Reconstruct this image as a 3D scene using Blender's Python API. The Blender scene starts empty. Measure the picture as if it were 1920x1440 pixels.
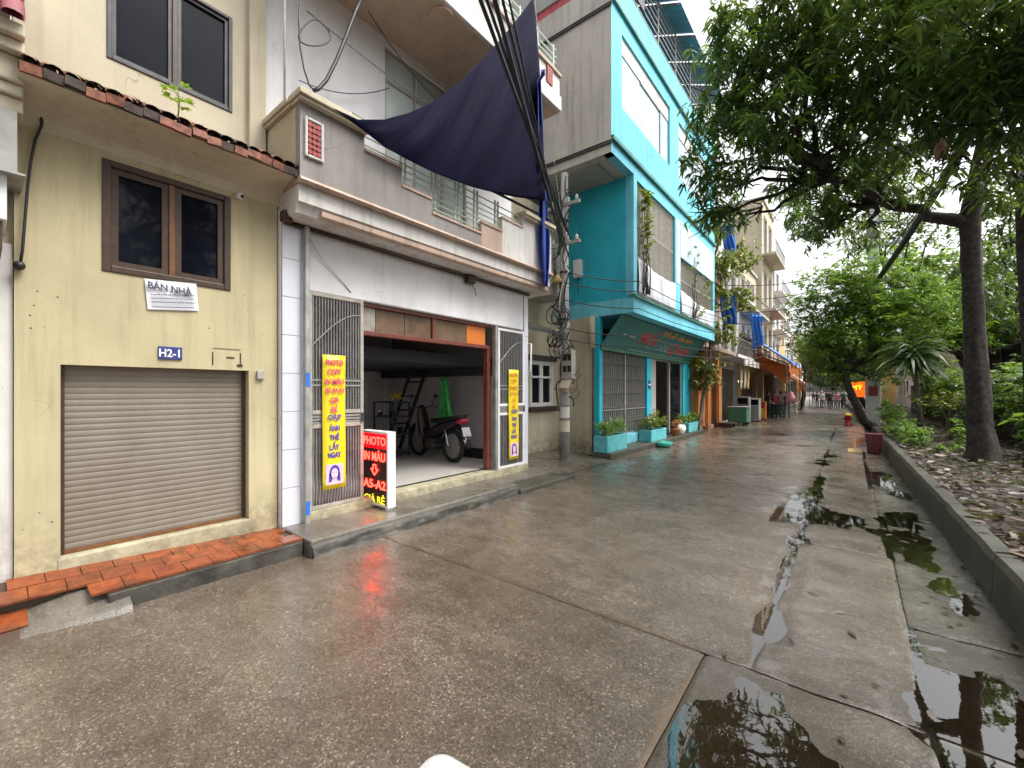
import bpy, math, random
import numpy as np
from mathutils import Vector, Matrix
random.seed(7); RNG = np.random.default_rng(7)
SC = bpy.context.scene
COL = SC.collection
R = math.radians

# ------------------------------------------------------------------ camera, sky, sun, exposure
FPX = 800.0                       # focal length in pixels of a 1920 px wide frame
HOR = 733.0                       # row of the horizon
TH = math.atan(0.8)               # the camera looks this far left of the street direction (+Y)
CT, ST = math.cos(TH), math.sin(TH)
CAMZ = 1.65
cam_d = bpy.data.cameras.new('camera'); cam = bpy.data.objects.new('camera', cam_d); COL.objects.link(cam)
cam.location = (0, 0, CAMZ); cam.rotation_euler = (R(90), 0, TH)
cam_d.sensor_width = 36; cam_d.lens = 36 * FPX / 1920; cam_d.shift_y = (HOR - 720) / 1920
cam_d.clip_start = 0.05; cam_d.clip_end = 3000
SC.camera = cam

SUN_EL, SUN_AZ = R(58), R(60)      # azimuth measured from +Y towards +X
w = bpy.data.worlds.new('World'); SC.world = w; w.use_nodes = True
nt = w.node_tree; nt.nodes.clear()
sky = nt.nodes.new('ShaderNodeTexSky'); sky.sky_type = 'NISHITA'; sky.sun_disc = False
sky.sun_elevation = SUN_EL; sky.sun_rotation = SUN_AZ
sky.air_density = 1.0; sky.dust_density = 6.0; sky.ozone_density = 1.0
hs = nt.nodes.new('ShaderNodeHueSaturation'); hs.inputs['Saturation'].default_value = 0.16; hs.inputs['Value'].default_value = 1.0
bg = nt.nodes.new('ShaderNodeBackground'); bg.inputs['Strength'].default_value = 0.15
wo = nt.nodes.new('ShaderNodeOutputWorld')
nt.links.new(sky.outputs[0], hs.inputs['Color']); nt.links.new(hs.outputs[0], bg.inputs['Color']); nt.links.new(bg.outputs[0], wo.inputs['Surface'])
sun_d = bpy.data.lights.new('sun', 'SUN'); sun = bpy.data.objects.new('sun', sun_d); COL.objects.link(sun)
sun_d.energy = 0.9; sun_d.angle = R(25); sun_d.color = (1, 0.96, 0.9)
sd = Vector((math.sin(SUN_AZ) * math.cos(SUN_EL), math.cos(SUN_AZ) * math.cos(SUN_EL), math.sin(SUN_EL)))
sun.rotation_euler = sd.to_track_quat('Z', 'Y').to_euler(); sun.location = (6, 4, 30)
vs = SC.view_settings; vs.view_transform = 'Standard'; vs.look = 'None'; vs.exposure = 1.35; vs.gamma = 1.0; vs.use_curve_mapping = False
SC.cycles.use_denoising = True
SC.cycles.max_bounces = 8; SC.cycles.transparent_max_bounces = 12
SC.cycles.sample_clamp_indirect = 6.0

# ------------------------------------------------------------------ pixel helpers (a pixel is only a direction)
def ray(px, py):
    u = (px - 960) / FPX; v = (HOR - py) / FPX
    return Vector((CT * u - ST, ST * u + CT, v))
def onx(px, py, x):
    r = ray(px, py); t = x / r.x; return Vector((x, r.y * t, CAMZ + r.z * t))
def ony(px, py, y):
    r = ray(px, py); t = y / r.y; return Vector((r.x * t, y, CAMZ + r.z * t))
def onz(px, py, z):
    r = ray(px, py); t = (z - CAMZ) / r.z; return Vector((r.x * t, r.y * t, z))
def atd(px, py, d):
    r = ray(px, py); return Vector((r.x * d, r.y * d, CAMZ + r.z * d))

# ------------------------------------------------------------------ materials
MATS = {}
class NT:
    def __init__(s, name):
        s.m = bpy.data.materials.new(name); s.m.use_nodes = True; s.t = s.m.node_tree
        s.b = s.t.nodes['Principled BSDF']; s.o = s.t.nodes['Material Output']
    def n(s, typ, **kw):
        nd = s.t.nodes.new(typ)
        for k, v in kw.items():
            if k.startswith('i_'): nd.inputs[k[2:]].default_value = v
            else: setattr(nd, k, v)
        return nd
    def l(s, a, b): s.t.links.new(a, b)
    def pos(s, scale=(1, 1, 1)):
        g = s.n('ShaderNodeNewGeometry'); m = s.n('ShaderNodeMapping'); m.inputs['Scale'].default_value = scale
        s.l(g.outputs['Position'], m.inputs['Vector']); return m.outputs[0]
    def noise(s, scale, detail=4, rough=.6, vec=None, vscale=(1, 1, 1)):
        nd = s.n('ShaderNodeTexNoise'); nd.inputs['Scale'].default_value = scale; nd.inputs['Detail'].default_value = detail
        nd.inputs['Roughness'].default_value = rough; s.l(vec if vec else s.pos(vscale), nd.inputs['Vector']); return nd.outputs['Fac']
    def ramp(s, fac, stops):
        r = s.n('ShaderNodeValToRGB'); e = r.color_ramp.elements
        while len(e) < len(stops): e.new(0.5)
        for el, (p, c) in zip(e, stops):
            el.position = p; el.color = (c, c, c, 1) if isinstance(c, (int, float)) else (*c, 1)
        s.l(fac, r.inputs[0]); return r.outputs[0]
    def mix(s, fac, a, b, blend='MIX'):
        m = s.n('ShaderNodeMix', data_type='RGBA', blend_type=blend)
        for i, v in ((0, fac), (6, a), (7, b)):
            if hasattr(v, 'links'): s.l(v, m.inputs[i])
            else: m.inputs[i].default_value = v if i == 0 else ((*v, 1) if len(v) == 3 else v)
        return m.outputs[2]
    def bump(s, h, strength=.3, dist=.01):
        b = s.n('ShaderNodeBump'); b.inputs['Strength'].default_value = strength; b.inputs['Distance'].default_value = dist
        s.l(h, b.inputs['Height']); s.l(b.outputs[0], s.b.inputs['Normal'])
    def col(s, c): s.l(c, s.b.inputs['Base Color'])
    def set(s, **kw):
        for k, v in kw.items(): s.b.inputs[k].default_value = v
def c3(h):                          # sRGB 0-255 -> linear
    return tuple(((x / 255) / 12.92 if x / 255 <= .04045 else ((x / 255 + .055) / 1.055) ** 2.4) for x in h)

def plaster(name, col, dirt=(.16, .14, .10), amt=.5, rough=.85, streak=True, bump=.25):
    """painted render: blotchy tone, vertical weather streaks, small chips"""
    k = NT(name); big = k.noise(1.3, 5, .6); st = k.noise(1.0, 6, .7, vscale=(7, 7, .45)); sp = k.noise(26, 5, .7)
    lo = tuple(x * .80 for x in col); hi = tuple(min(1, x * 1.06) for x in col)
    c = k.mix(k.ramp(big, [(.3, 0.), (.7, 1.)]), lo, hi)
    if streak: c = k.mix(k.ramp(st, [(.49, 0.), (.76, amt)]), c, dirt)
    c = k.mix(k.ramp(sp, [(.64, 0.), (.76, amt * .8)]), c, dirt)
    pt = k.noise(.45, 3, .5); c = k.mix(k.ramp(pt, [(.50, 0.), (.56, .30)]), c, tuple(min(1, x * 1.12 + .02) for x in col))          # repainted patches
    vo = k.n('ShaderNodeTexVoronoi', feature='DISTANCE_TO_EDGE'); vo.inputs['Scale'].default_value = .8; vd = k.n('ShaderNodeVectorMath', operation='ADD')
    wn_ = k.n('ShaderNodeTexNoise'); wn_.inputs['Scale'].default_value = 3.; k.l(k.pos(), wn_.inputs['Vector']); k.l(k.pos(), vd.inputs[0]); k.l(wn_.outputs['Color'], vd.inputs[1]); k.l(vd.outputs[0], vo.inputs['Vector'])
    crk = k.mix(1.0, k.ramp(vo.outputs['Distance'], [(0, .7), (.006, 0.)]), k.ramp(k.noise(.7, 3), [(.52, 0.), (.60, 1.)]), 'MULTIPLY'); c = k.mix(crk, c, tuple(x * .35 for x in col))   # hairline cracks
    g = k.n('ShaderNodeNewGeometry'); sx = k.n('ShaderNodeSeparateXYZ'); k.l(g.outputs['Position'], sx.inputs[0]); mr = k.n('ShaderNodeMapRange'); mr.inputs['From Min'].default_value = .75; mr.inputs['From Max'].default_value = .1; k.l(sx.outputs['Z'], mr.inputs['Value'])
    spl = k.mix(1.0, mr.outputs[0], k.ramp(k.noise(7, 6, .75), [(.38, 0.), (.66, .85)]), 'MULTIPLY'); c = k.mix(spl, c, (.10, .085, .055))     # mud splashed up from the street
    k.col(c); k.set(Roughness=rough); k.bump(k.noise(55, 4, .7), bump, .006); MATS[name] = k.m; return k.m
def plain(name, col, rough=.5, metal=0., var=.15, scale=9, bump=0., spec=.5):
    k = NT(name); n = k.noise(scale, 4, .6)
    k.col(k.mix(k.ramp(n, [(.3, 0.), (.7, 1.)]), tuple(x * (1 - var) for x in col), tuple(min(1, x * (1 + var)) for x in col)))
    k.set(Roughness=rough, Metallic=metal); k.b.inputs['Specular IOR Level'].default_value = spec
    if bump: k.bump(k.noise(scale * 6, 4, .7), bump, .004)
    MATS[name] = k.m; return k.m
def emit(name, col, s):
    k = NT(name); k.set(Roughness=.4); k.b.inputs['Base Color'].default_value = (*col, 1)
    k.b.inputs['Emission Color'].default_value = (*col, 1); k.b.inputs['Emission Strength'].default_value = s; MATS[name] = k.m; return k.m
def leafmat(name, stops, trans=.35, rough=.38):
    k = NT(name); g = k.n('ShaderNodeNewGeometry')
    c = k.ramp(g.outputs['Random Per Island'], stops)
    k.col(c); k.set(Roughness=rough)
    tr = k.n('ShaderNodeBsdfTranslucent'); k.l(k.mix(.5, c, (.30, .42, .04), 'MIX'), tr.inputs['Color'])
    mx = k.n('ShaderNodeMixShader'); mx.inputs[0].default_value = trans
    k.l(k.b.outputs[0], mx.inputs[1]); k.l(tr.outputs[0], mx.inputs[2]); k.l(mx.outputs[0], k.o.inputs['Surface']); MATS[name] = k.m; return k.m

plaster('yellow_plaster', (.50, .435, .265), (.22, .175, .095), .55)
plaster('cream_plaster', (.52, .46, .34), (.26, .22, .14), .35)
plaster('cream_edge', (.46, .42, .28), (.05, .045, .035), .95, streak=False)
plaster('white_plaster', (.80, .79, .80), (.42, .40, .38), .30)
plaster('grey_plaster', (.38, .37, .35), (.12, .11, .09), .6)
plaster('shaded_parapet_plaster', (.26, .24, .225), (.14, .10, .08), .7)  # base colour darkened for the shade of the tarpaulin
plaster('pink_trim', (.46, .34, .27), (.16, .11, .08), .7)
plaster('soffit_plaster', (.50, .37, .28), (.22, .14, .09), .5)
plaster('turquoise', (.02, .45, .58), (.03, .20, .24), .6)
plaster('light_turquoise', (.17, .60, .75), (.08, .27, .31), .65)
plaster('raw_concrete', (.50, .465, .41), (.16, .145, .12), .75)
plaster('pale_blue_wall', (.50, .62, .68), (.26, .32, .36), .6)
plaster('beige_plaster', (.56, .50, .37), (.22, .18, .11), .5)
plaster('orange_plaster', (.62, .24, .07), (.22, .10, .04), .4)
plaster('ochre_plaster', (.60, .40, .16), (.25, .15, .07), .4)
plaster('dirty_white', (.62, .60, .57), (.2, .18, .15), .7)
plaster('shaded_wall', (.03, .03, .026), (.02, .02, .015), .6)  # near-black colour carries the tree shade over the shed
plain('white_tile', (.62, .63, .69), .22, var=.05, scale=2)
plain('tile_grout', (.46, .46, .48), .9)
plain('white_paint', (.72, .72, .71), .45, var=.08)
plain('cream_metal', (.36, .33, .28), .45, var=.25)
plain('gate_bar', (.15, .145, .14), .5, var=.25)
plain('grey_metal', (.30, .29, .27), .45, .3, var=.2)
plain('galvanised', (.34, .35, .33), .5, .5, var=.3, scale=4)
plain('dark_metal', (.05, .05, .05), .45, .3, var=.3)
plain('black', (.012, .012, .013), .5, var=.3)
plain('rubber', (.015, .015, .016), .75, var=.3, bump=.2)
plain('brown_wood', (.052, .028, .015), .45, var=.35, scale=14)
plain('orange_wood', (.16, .065, .022), .4, var=.25, scale=14)
plain('red_brown', (.16, .04, .025), .4, var=.25)
plain('orange_panel', (.70, .20, .03), .5, var=.12)
plain('transom_board', (.15, .09, .05), .55, var=.45, scale=3.5)
plain('blue_strap', (.02, .05, .30), .5)
plain('blue_tarp', (.02, .16, .62), .45, var=.2, scale=2)
plain('orange_tarp', (.66, .20, .05), .55, var=.2, scale=2)
plain('green_sign', (.025, .16, .15), .5, var=.25, scale=1.5)
plain('green_paint', (.05, .17, .11), .5, var=.2)
plain('green_trim', (.03, .20, .19), .5, var=.35, scale=3)
plain('red_paint', (.42, .02, .02), .4, var=.2)
plain('maroon_plastic', (.13, .02, .025), .45, var=.25)
plain('yellow_paint', (.75, .48, .03), .45)
plain('banner_yellow', (.85, .66, .02), .4, var=.06, scale=1.5)
plain('banner_orange', (.90, .45, .02), .4, var=.06, scale=1.5)
plain('letter_magenta', (.62, .06, .16), .5)
plain('letter_blue', (.07, .05, .36), .5)
plain('letter_red', (.60, .05, .05), .5)
plain('letter_orange', (.70, .30, .04), .5)
plain('letter_grey', (.22, .33, .30), .5)
plain('letter_black', (.06, .06, .09), .6)
plain('letter_white', (.85, .85, .85), .5)
plain('plate_blue', (.035, .045, .20), .35)
plain('paper', (.74, .74, .80), .7, var=.05)
plain('pink_print', (.80, .52, .62), .5)
plain('skin', (.50, .29, .20), .55, var=.08)
plain('hair', (.018, .013, .012), .5)
plain('rust_tile', (.20, .072, .042), .75, var=.6, scale=17, bump=.5)
plain('dark_tile', (.055, .038, .030), .85, var=.6, scale=13, bump=.5)
plain('purple_tile', (.24, .07, .085), .45, var=.25, scale=10)
plain('red_lattice', (.24, .028, .022), .6, var=.5, scale=30)
plain('red_sheet', (.40, .06, .07), .5, var=.15)
plain('blue_sheet', (.10, .34, .48), .45, var=.15)
plain('green_rail', (.42, .50, .42), .45, var=.15)
plain('green_plastic', (.06, .50, .10), .22, var=.35, scale=8)
plain('board_white', (.50, .46, .46), .5, var=.05)
plain('floor_tile', (.52, .49, .44), .25, var=.06)
plain('interior_white', (.64, .62, .63), .7, var=.06)
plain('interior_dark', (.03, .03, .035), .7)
plain('chrome', (.6, .6, .6), .2, .9)
plain('taillight', (.45, .03, .06), .25)
plain('bike_paint', (.02, .012, .014), .25)
plain('bike_red', (.035, .008, .010), .3)
plain('canvas_white', (.66, .68, .74), .7, var=.1, scale=2, bump=.2)
plain('bark', (.042, .034, .028), .9, var=.75, scale=11, bump=1.0)
plain('bark_pale', (.11, .085, .065), .85, var=.5, scale=8, bump=.8)
plain('cable', (.015, .015, .016), .5, var=.2)
plain('cable_white', (.5, .5, .48), .5, var=.2)
plain('shirt_red', (.38, .06, .08), .8); plain('shirt_white', (.62, .62, .62), .8); plain('shirt_dark', (.03, .035, .05), .8)
plain('shirt_green', (.05, .13, .10), .8); plain('trouser_dark', (.02, .022, .03), .8); plain('trouser_grey', (.16, .16, .17), .8)
plain('shirt_blue', (.10, .14, .30), .8); plain('umbrella_pink', (.70, .25, .32), .6)
plain('planter_blue', (.10, .42, .45), .6, var=.25, scale=5)
plain('pot_green', (.04, .40, .32), .45, var=.2)
plain('soil', (.045, .033, .024), .95, var=.4, scale=20, bump=.8)
k = NT('glass_dark'); k.col(k.mix(k.ramp(k.noise(.9, 3), [(.4, 0.), (.7, 1.)]), (.004, .005, .009), (.012, .014, .020))); k.set(Roughness=.04, IOR=1.20); MATS['glass_dark'] = k.m
emit('led_red', (1.0, .03, .018), 5.0); emit('led_yellow', (1.0, .72, .02), 1.0); emit('led_glow', (.6, .0, .005), 1.2); emit('sign_glow', (1.0, .14, .01), .4); emit('lamp_white', (1, .95, .85), 2.0)
leafmat('mango_leaf', [(0, (.018, .045, .018)), (.5, (.036, .085, .026)), (.85, (.07, .14, .035)), (1, (.15, .23, .05))], .38, .30)
leafmat('bright_leaf', [(0, (.04, .10, .022)), (.5, (.10, .21, .034)), (1, (.23, .36, .055))], .45)
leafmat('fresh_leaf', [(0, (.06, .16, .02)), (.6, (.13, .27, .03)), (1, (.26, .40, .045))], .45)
leafmat('vine_leaf', [(0, (.04, .08, .015)), (.5, (.12, .16, .03)), (.8, (.24, .24, .03)), (1, (.45, .26, .03))], .4)
leafmat('blossom', [(0, (.5, .12, .14)), (1, (.75, .35, .05))], .3)
leafmat('strap_leaf', [(0, (.03, .075, .025)), (.6, (.07, .13, .05)), (1, (.20, .27, .10))], .25, .3)
leafmat('far_leaf', [(0, (.03, .07, .03)), (.6, (.07, .13, .05)), (1, (.14, .20, .07))], .35)
leafmat('dead_leaf', [(0, (.020, .013, .010)), (.5, (.062, .037, .025)), (.85, (.12, .078, .055)), (1, (.26, .21, .16))], .1, .5)
M = MATS

# wet concrete: exposed aggregate, mud tone in the hollows, thin film of water
def wet_road(name, a, b, mud, agg=.55, rmin=.16, rmax=.46):
    k = NT(name); big = k.noise(.55, 5, .62); mid = k.noise(3.2, 5, .65); pos = k.pos()
    vo = k.n('ShaderNodeTexVoronoi'); vo.inputs['Scale'].default_value = 105; k.l(pos, vo.inputs['Vector'])
    fine = k.noise(150, 3, .7)
    c = k.mix(k.ramp(big, [(.32, 0.), (.68, 1.)]), a, b)
    c = k.mix(k.ramp(mid, [(.42, 0.), (.72, .7)]), c, mud); c = k.mix(k.ramp(k.noise(1.1, 6, .75, vscale=(.7, 1.6, 1)), [(.48, 0.), (.66, .5)]), c, tuple(x * 1.5 for x in b))
    sepc = k.n('ShaderNodeSeparateColor'); k.l(vo.outputs['Color'], sepc.inputs[0])
    st = k.ramp(sepc.outputs[0], [(0, .4), (.45, .85), (.88, 1.15), (1, 2.6)])
    c = k.mix(agg, c, k.mix(1.0, c, st, 'MULTIPLY'))
    c = k.mix(k.ramp(fine, [(.38, .75), (.54, 0.)]), c, tuple(x * .35 for x in a))
    g = k.n('ShaderNodeNewGeometry'); sx = k.n('ShaderNodeSeparateXYZ'); k.l(g.outputs['Position'], sx.inputs[0])
    mr = k.n('ShaderNodeMapRange'); mr.inputs['From Min'].default_value = -.001; mr.inputs['From Max'].default_value = -.006; k.l(sx.outputs['Z'], mr.inputs['Value'])
    rim = k.n('ShaderNodeMapRange'); rim.inputs['From Min'].default_value = .0055; rim.inputs['From Max'].default_value = -.002; k.l(sx.outputs['Z'], rim.inputs['Value'])
    c = k.mix(k.mix(1.0, rim.outputs[0], (.55, .55, .55), 'MULTIPLY'), c, mud)          # damp margin round the standing water
    c = k.mix(mr.outputs[0], c, tuple(x * 1.7 for x in mud)); k.col(c)                   # silt under it
    wet = k.ramp(k.noise(.9, 6, .7), [(.36, rmin), (.62, rmax)]); k.l(k.mix(rim.outputs[0], wet, (.07, .07, .07)), k.b.inputs['Roughness'])
    k.set(**{'Coat IOR': 1.45}); film = k.noise(2.1, 6, .75, vscale=(.8, 1.5, 1)); k.l(k.ramp(film, [(.36, .25), (.62, 1.)]), k.b.inputs['Coat Weight']); k.l(k.ramp(film, [(.40, .42), (.56, .22), (.68, .08)]), k.b.inputs['Coat Roughness'])
    hm = k.mix(.5, vo.outputs['Distance'], fine); k.bump(hm, .45, .006); MATS[name] = k.m; return k.m
wet_road('road_wet', (.118, .091, .065), (.185, .150, .116), (.075, .052, .032), agg=.85)
wet_road('road_lane', (.115, .088, .066), (.165, .135, .108), (.055, .042, .028), agg=.6)
wet_road('road_gutter', (.07, .058, .042), (.13, .115, .09), (.04, .03, .018), agg=.5, rmin=.10)
wet_road('step_wet', (.11, .095, .075), (.19, .17, .14), (.07, .06, .045), agg=.3)
k = NT('kerb_mossy'); n1 = k.noise(2.2, 5, .7); c = k.mix(k.ramp(n1, [(.35, 0.), (.65, 1.)]), (.036, .031, .024), (.085, .082, .060)); c = k.mix(k.ramp(k.noise(5, 5, .7), [(.5, 0.), (.7, .7)]), c, (.045, .065, .028))
c = k.mix(k.ramp(k.noise(38, 4), [(.55, 0.), (.7, .6)]), c, (.03, .028, .02)); k.col(c); k.set(Roughness=.5); k.bump(k.noise(30, 5, .7), .6, .012); MATS['kerb_mossy'] = k.m
k = NT('kerb_dark'); n1 = k.noise(3.5, 5, .7); c = k.mix(k.ramp(n1, [(.4, 0.), (.65, 1.)]), (.025, .022, .018), (.085, .078, .062)); k.col(c); k.set(Roughness=.5); k.bump(k.noise(26, 5, .7), .6, .015); MATS['kerb_dark'] = k.m
k = NT('orange_paver'); ob = k.n('ShaderNodeObjectInfo'); n1 = k.noise(9, 5, .7)
c = k.mix(k.ramp(n1, [(.35, 0.), (.7, 1.)]), (.15, .036, .012), (.35, .088, .026)); c = k.mix(k.ramp(ob.outputs['Random'], [(0, 0.), (1, .35)]), c, (.16, .04, .02)); c = k.mix(k.ramp(k.noise(3.2, 5, .7), [(.52, 0.), (.70, .8)]), c, (.045, .028, .015))
k.col(c); k.set(Roughness=.26); k.bump(k.noise(60, 3), .2, .003); MATS['orange_paver'] = k.m
k = NT('paver_grout'); k.col(k.mix(.5, (.05, .025, .015), (.08, .05, .03))); k.set(Roughness=.7); MATS['paver_grout'] = k.m
k = NT('water')
tr = k.n('ShaderNodeBsdfTransparent', i_Color=(.93, .88, .80, 1)); gl = k.n('ShaderNodeBsdfGlossy'); gl.inputs['Roughness'].default_value = .015
fr = k.n('ShaderNodeFresnel'); fr.inputs['IOR'].default_value = 2.2; bp = k.n('ShaderNodeBump'); bp.inputs['Strength'].default_value = .03; bp.inputs['Distance'].default_value = .01
k.l(k.noise(9, 2), bp.inputs['Height']); k.l(bp.outputs[0], gl.inputs['Normal']); mx = k.n('ShaderNodeMixShader'); k.l(fr.outputs[0], mx.inputs[0]); k.l(tr.outputs[0], mx.inputs[1]); k.l(gl.outputs[0], mx.inputs[2]); k.l(mx.outputs[0], k.o.inputs['Surface']); MATS['water'] = k.m
k = NT('navy_tarp'); g_ = k.mix(k.ramp(k.noise(2.5, 4), [(.3, 0.), (.7, 1.)]), (.006, .006, .026), (.012, .011, .045)); k.col(g_); k.set(Roughness=.8); k.b.inputs['Specular IOR Level'].default_value = .15; k.bump(k.noise(60, 3), .2, .003)
tr = k.n('ShaderNodeBsdfTranslucent', i_Color=(.024, .023, .062, 1)); mx = k.n('ShaderNodeMixShader'); mx.inputs[0].default_value = .35; k.l(k.b.outputs[0], mx.inputs[1]); k.l(tr.outputs[0], mx.inputs[2]); k.l(mx.outputs[0], k.o.inputs['Surface']); MATS['navy_tarp'] = k.m
# roller shutter enamel with grime
k = NT('shutter_enamel'); c = k.mix(k.ramp(k.noise(1.6, 5, .7, vscale=(1, 1, .4)), [(.35, 0.), (.7, 1.)]), (.185, .155, .12), (.235, .205, .165)); k.col(c); k.set(Roughness=.55); MATS['shutter_enamel'] = k.m

# ------------------------------------------------------------------ mesh builder and scene-tree helpers
WL = {}
def wloc(o):
    return WL.get(o.name, Vector((0, 0, 0))) if o else Vector((0, 0, 0))
class MB:
    def __init__(s): s.v = []; s.f = []; s.mi = []
    def add(s, vs, fs, mi=0):
        o = len(s.v); s.v += [tuple(p) for p in vs]; s.f += [tuple(i + o for i in f) for f in fs]; s.mi += [mi] * len(fs); return s
    def quad(s, *p, mi=0): return s.add(p, [tuple(range(len(p)))], mi)
    def box(s, x0, x1, y0, y1, z0, z1, mi=0):
        x0, x1 = sorted((x0, x1)); y0, y1 = sorted((y0, y1)); z0, z1 = sorted((z0, z1))
        return s.add([(x0, y0, z0), (x1, y0, z0), (x1, y1, z0), (x0, y1, z0), (x0, y0, z1), (x1, y0, z1), (x1, y1, z1), (x0, y1, z1)],
                     [(3, 2, 1, 0), (4, 5, 6, 7), (0, 1, 5, 4), (1, 2, 6, 5), (2, 3, 7, 6), (3, 0, 4, 7)], mi)
    def bar(s, a, b, wd, ht=None, up=(0, 0, 1), mi=0):
        a = Vector(a); b = Vector(b); ht = ht or wd; d = (b - a).normalized(); up = Vector(up)
        if abs(d.dot(up)) > .98: up = Vector((1, 0, 0))
        sx = d.cross(up).normalized() * wd / 2; sz = sx.cross(d).normalized() * ht / 2
        return s.add([a - sx - sz, a + sx - sz, a + sx + sz, a - sx + sz, b - sx - sz, b + sx - sz, b + sx + sz, b - sx + sz],
                     [(0, 1, 2, 3), (7, 6, 5, 4), (0, 4, 5, 1), (1, 5, 6, 2), (2, 6, 7, 3), (3, 7, 4, 0)], mi)
    def tube(s, pts, r, n=8, mi=0, cap=True):
        pts = [Vector(p) for p in pts]; m = len(pts); rs = r if isinstance(r, (list, tuple)) else [r] * m
        vs = []; prev = None
        for i, p in enumerate(pts):
            d = (pts[min(i + 1, m - 1)] - pts[max(i - 1, 0)]).normalized()
            ref = prev if prev is not None else (Vector((0, 0, 1)) if abs(d.z) < .9 else Vector((1, 0, 0)))
            a = (ref - d * ref.dot(d)).normalized(); prev = a; b = d.cross(a)
            for j in range(n):
                t = 2 * math.pi * j / n; vs.append(p + (a * math.cos(t) + b * math.sin(t)) * rs[i])
        fs = [(i * n + j, i * n + (j + 1) % n, (i + 1) * n + (j + 1) % n, (i + 1) * n + j) for i in range(m - 1) for j in range(n)]
        if cap: fs += [tuple(range(n - 1, -1, -1)), tuple((m - 1) * n + j for j in range(n))]
        return s.add(vs, fs, mi)
    def prism(s, poly, ext, mi=0):
        poly = [Vector(p) for p in poly]; e = Vector(ext); n = len(poly)
        return s.add(poly + [p + e for p in poly], [tuple(range(n - 1, -1, -1)), tuple(range(n, 2 * n))] + [(i, (i + 1) % n, n + (i + 1) % n, n + i) for i in range(n)], mi)
    def lathe(s, prof, c, n=16, axis='z', mi=0, a0=0, a1=2 * math.pi):
        c = Vector(c); vs = []; m = len(prof)
        for r_, h in prof:
            for j in range(n):
                t = 2 * math.pi * j / n; p = (r_ * math.cos(t), r_ * math.sin(t), h)
                if axis == 'x': p = (p[2], p[0], p[1])
                if axis == 'y': p = (p[1], p[2], p[0])
                vs.append(c + Vector(p))
        fs = [(i * n + j, i * n + (j + 1) % n, (i + 1) * n + (j + 1) % n, (i + 1) * n + j) for i in range(m - 1) for j in range(n)]
        fs += [tuple(range(n - 1, -1, -1)), tuple((m - 1) * n + j for j in range(n))]
        return s.add(vs, fs, mi)
    def grid(s, fn, nu, nv, mi=0):
        vs = [fn(i / nu, j / nv) for j in range(nv + 1) for i in range(nu + 1)]; W = nu + 1
        return s.add(vs, [(j * W + i, j * W + i + 1, (j + 1) * W + i + 1, (j + 1) * W + i) for j in range(nv) for i in range(nu)], mi)
    def ell(s, c, r, n=10, m=7, mi=0):
        c = Vector(c); r = (r, r, r) if isinstance(r, (int, float)) else r; vs = []
        for i in range(m + 1):
            ph = math.pi * i / m
            for j in range(n):
                t = 2 * math.pi * j / n; vs.append(c + Vector((r[0] * math.sin(ph) * math.cos(t), r[1] * math.sin(ph) * math.sin(t), r[2] * math.cos(ph))))
        return s.add(vs, [(i * n + j, (i + 1) * n + j, (i + 1) * n + (j + 1) % n, i * n + (j + 1) % n) for i in range(m) for j in range(n)], mi)
    def mesh(s, name, mats, off=Vector((0, 0, 0)), smooth=False):
        me = bpy.data.meshes.new(name); me.from_pydata([(p[0] - off.x, p[1] - off.y, p[2] - off.z) for p in s.v], [], s.f)
        for m_ in (mats if isinstance(mats, (list, tuple)) else [mats]): me.materials.append(M[m_] if isinstance(m_, str) else m_)
        if any(s.mi): me.polygons.foreach_set('material_index', s.mi)
        if smooth: me.polygons.foreach_set('use_smooth', [True] * len(s.f))
        me.update(); return me
    def build(s, name, mats, parent=None, smooth=False, local=False, bevel=0, **props):
        off = Vector((0, 0, 0)) if (local or not parent) else wloc(parent)
        ob = bpy.data.objects.new(name, s.mesh(name, mats, off, smooth)); COL.objects.link(ob); ob.parent = parent
        WL[ob.name] = wloc(parent)
        if bevel:
            b = ob.modifiers.new('bevel', 'BEVEL'); b.width = bevel; b.segments = 2; b.limit_method = 'ANGLE'
        for k_, v_ in props.items(): ob[k_] = v_
        return ob
def thing(name, label, cat, loc=(0, 0, 0), rz=0, group=None):
    o = bpy.data.objects.new(name, None); COL.objects.link(o); o.location = loc; o.rotation_euler = (0, 0, rz); o.empty_display_size = .2
    WL[o.name] = Vector(loc); o['label'] = label; o['category'] = cat
    if group: o['group'] = group
    return o
def tag(o, label, cat, group=None):
    o['label'] = label; o['category'] = cat
    if group: o['group'] = group
    return o
def struct(o): o['kind'] = 'structure'; return o
def pieces(name, me, spots, parent, rots=None):
    """alike pieces sharing one mesh; spots are world positions"""
    off = wloc(parent)
    for i, p in enumerate(spots):
        o = bpy.data.objects.new(name, me); COL.objects.link(o); o.parent = parent; o.location = Vector(p) - off
        if rots: o.rotation_euler = rots[i]
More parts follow.
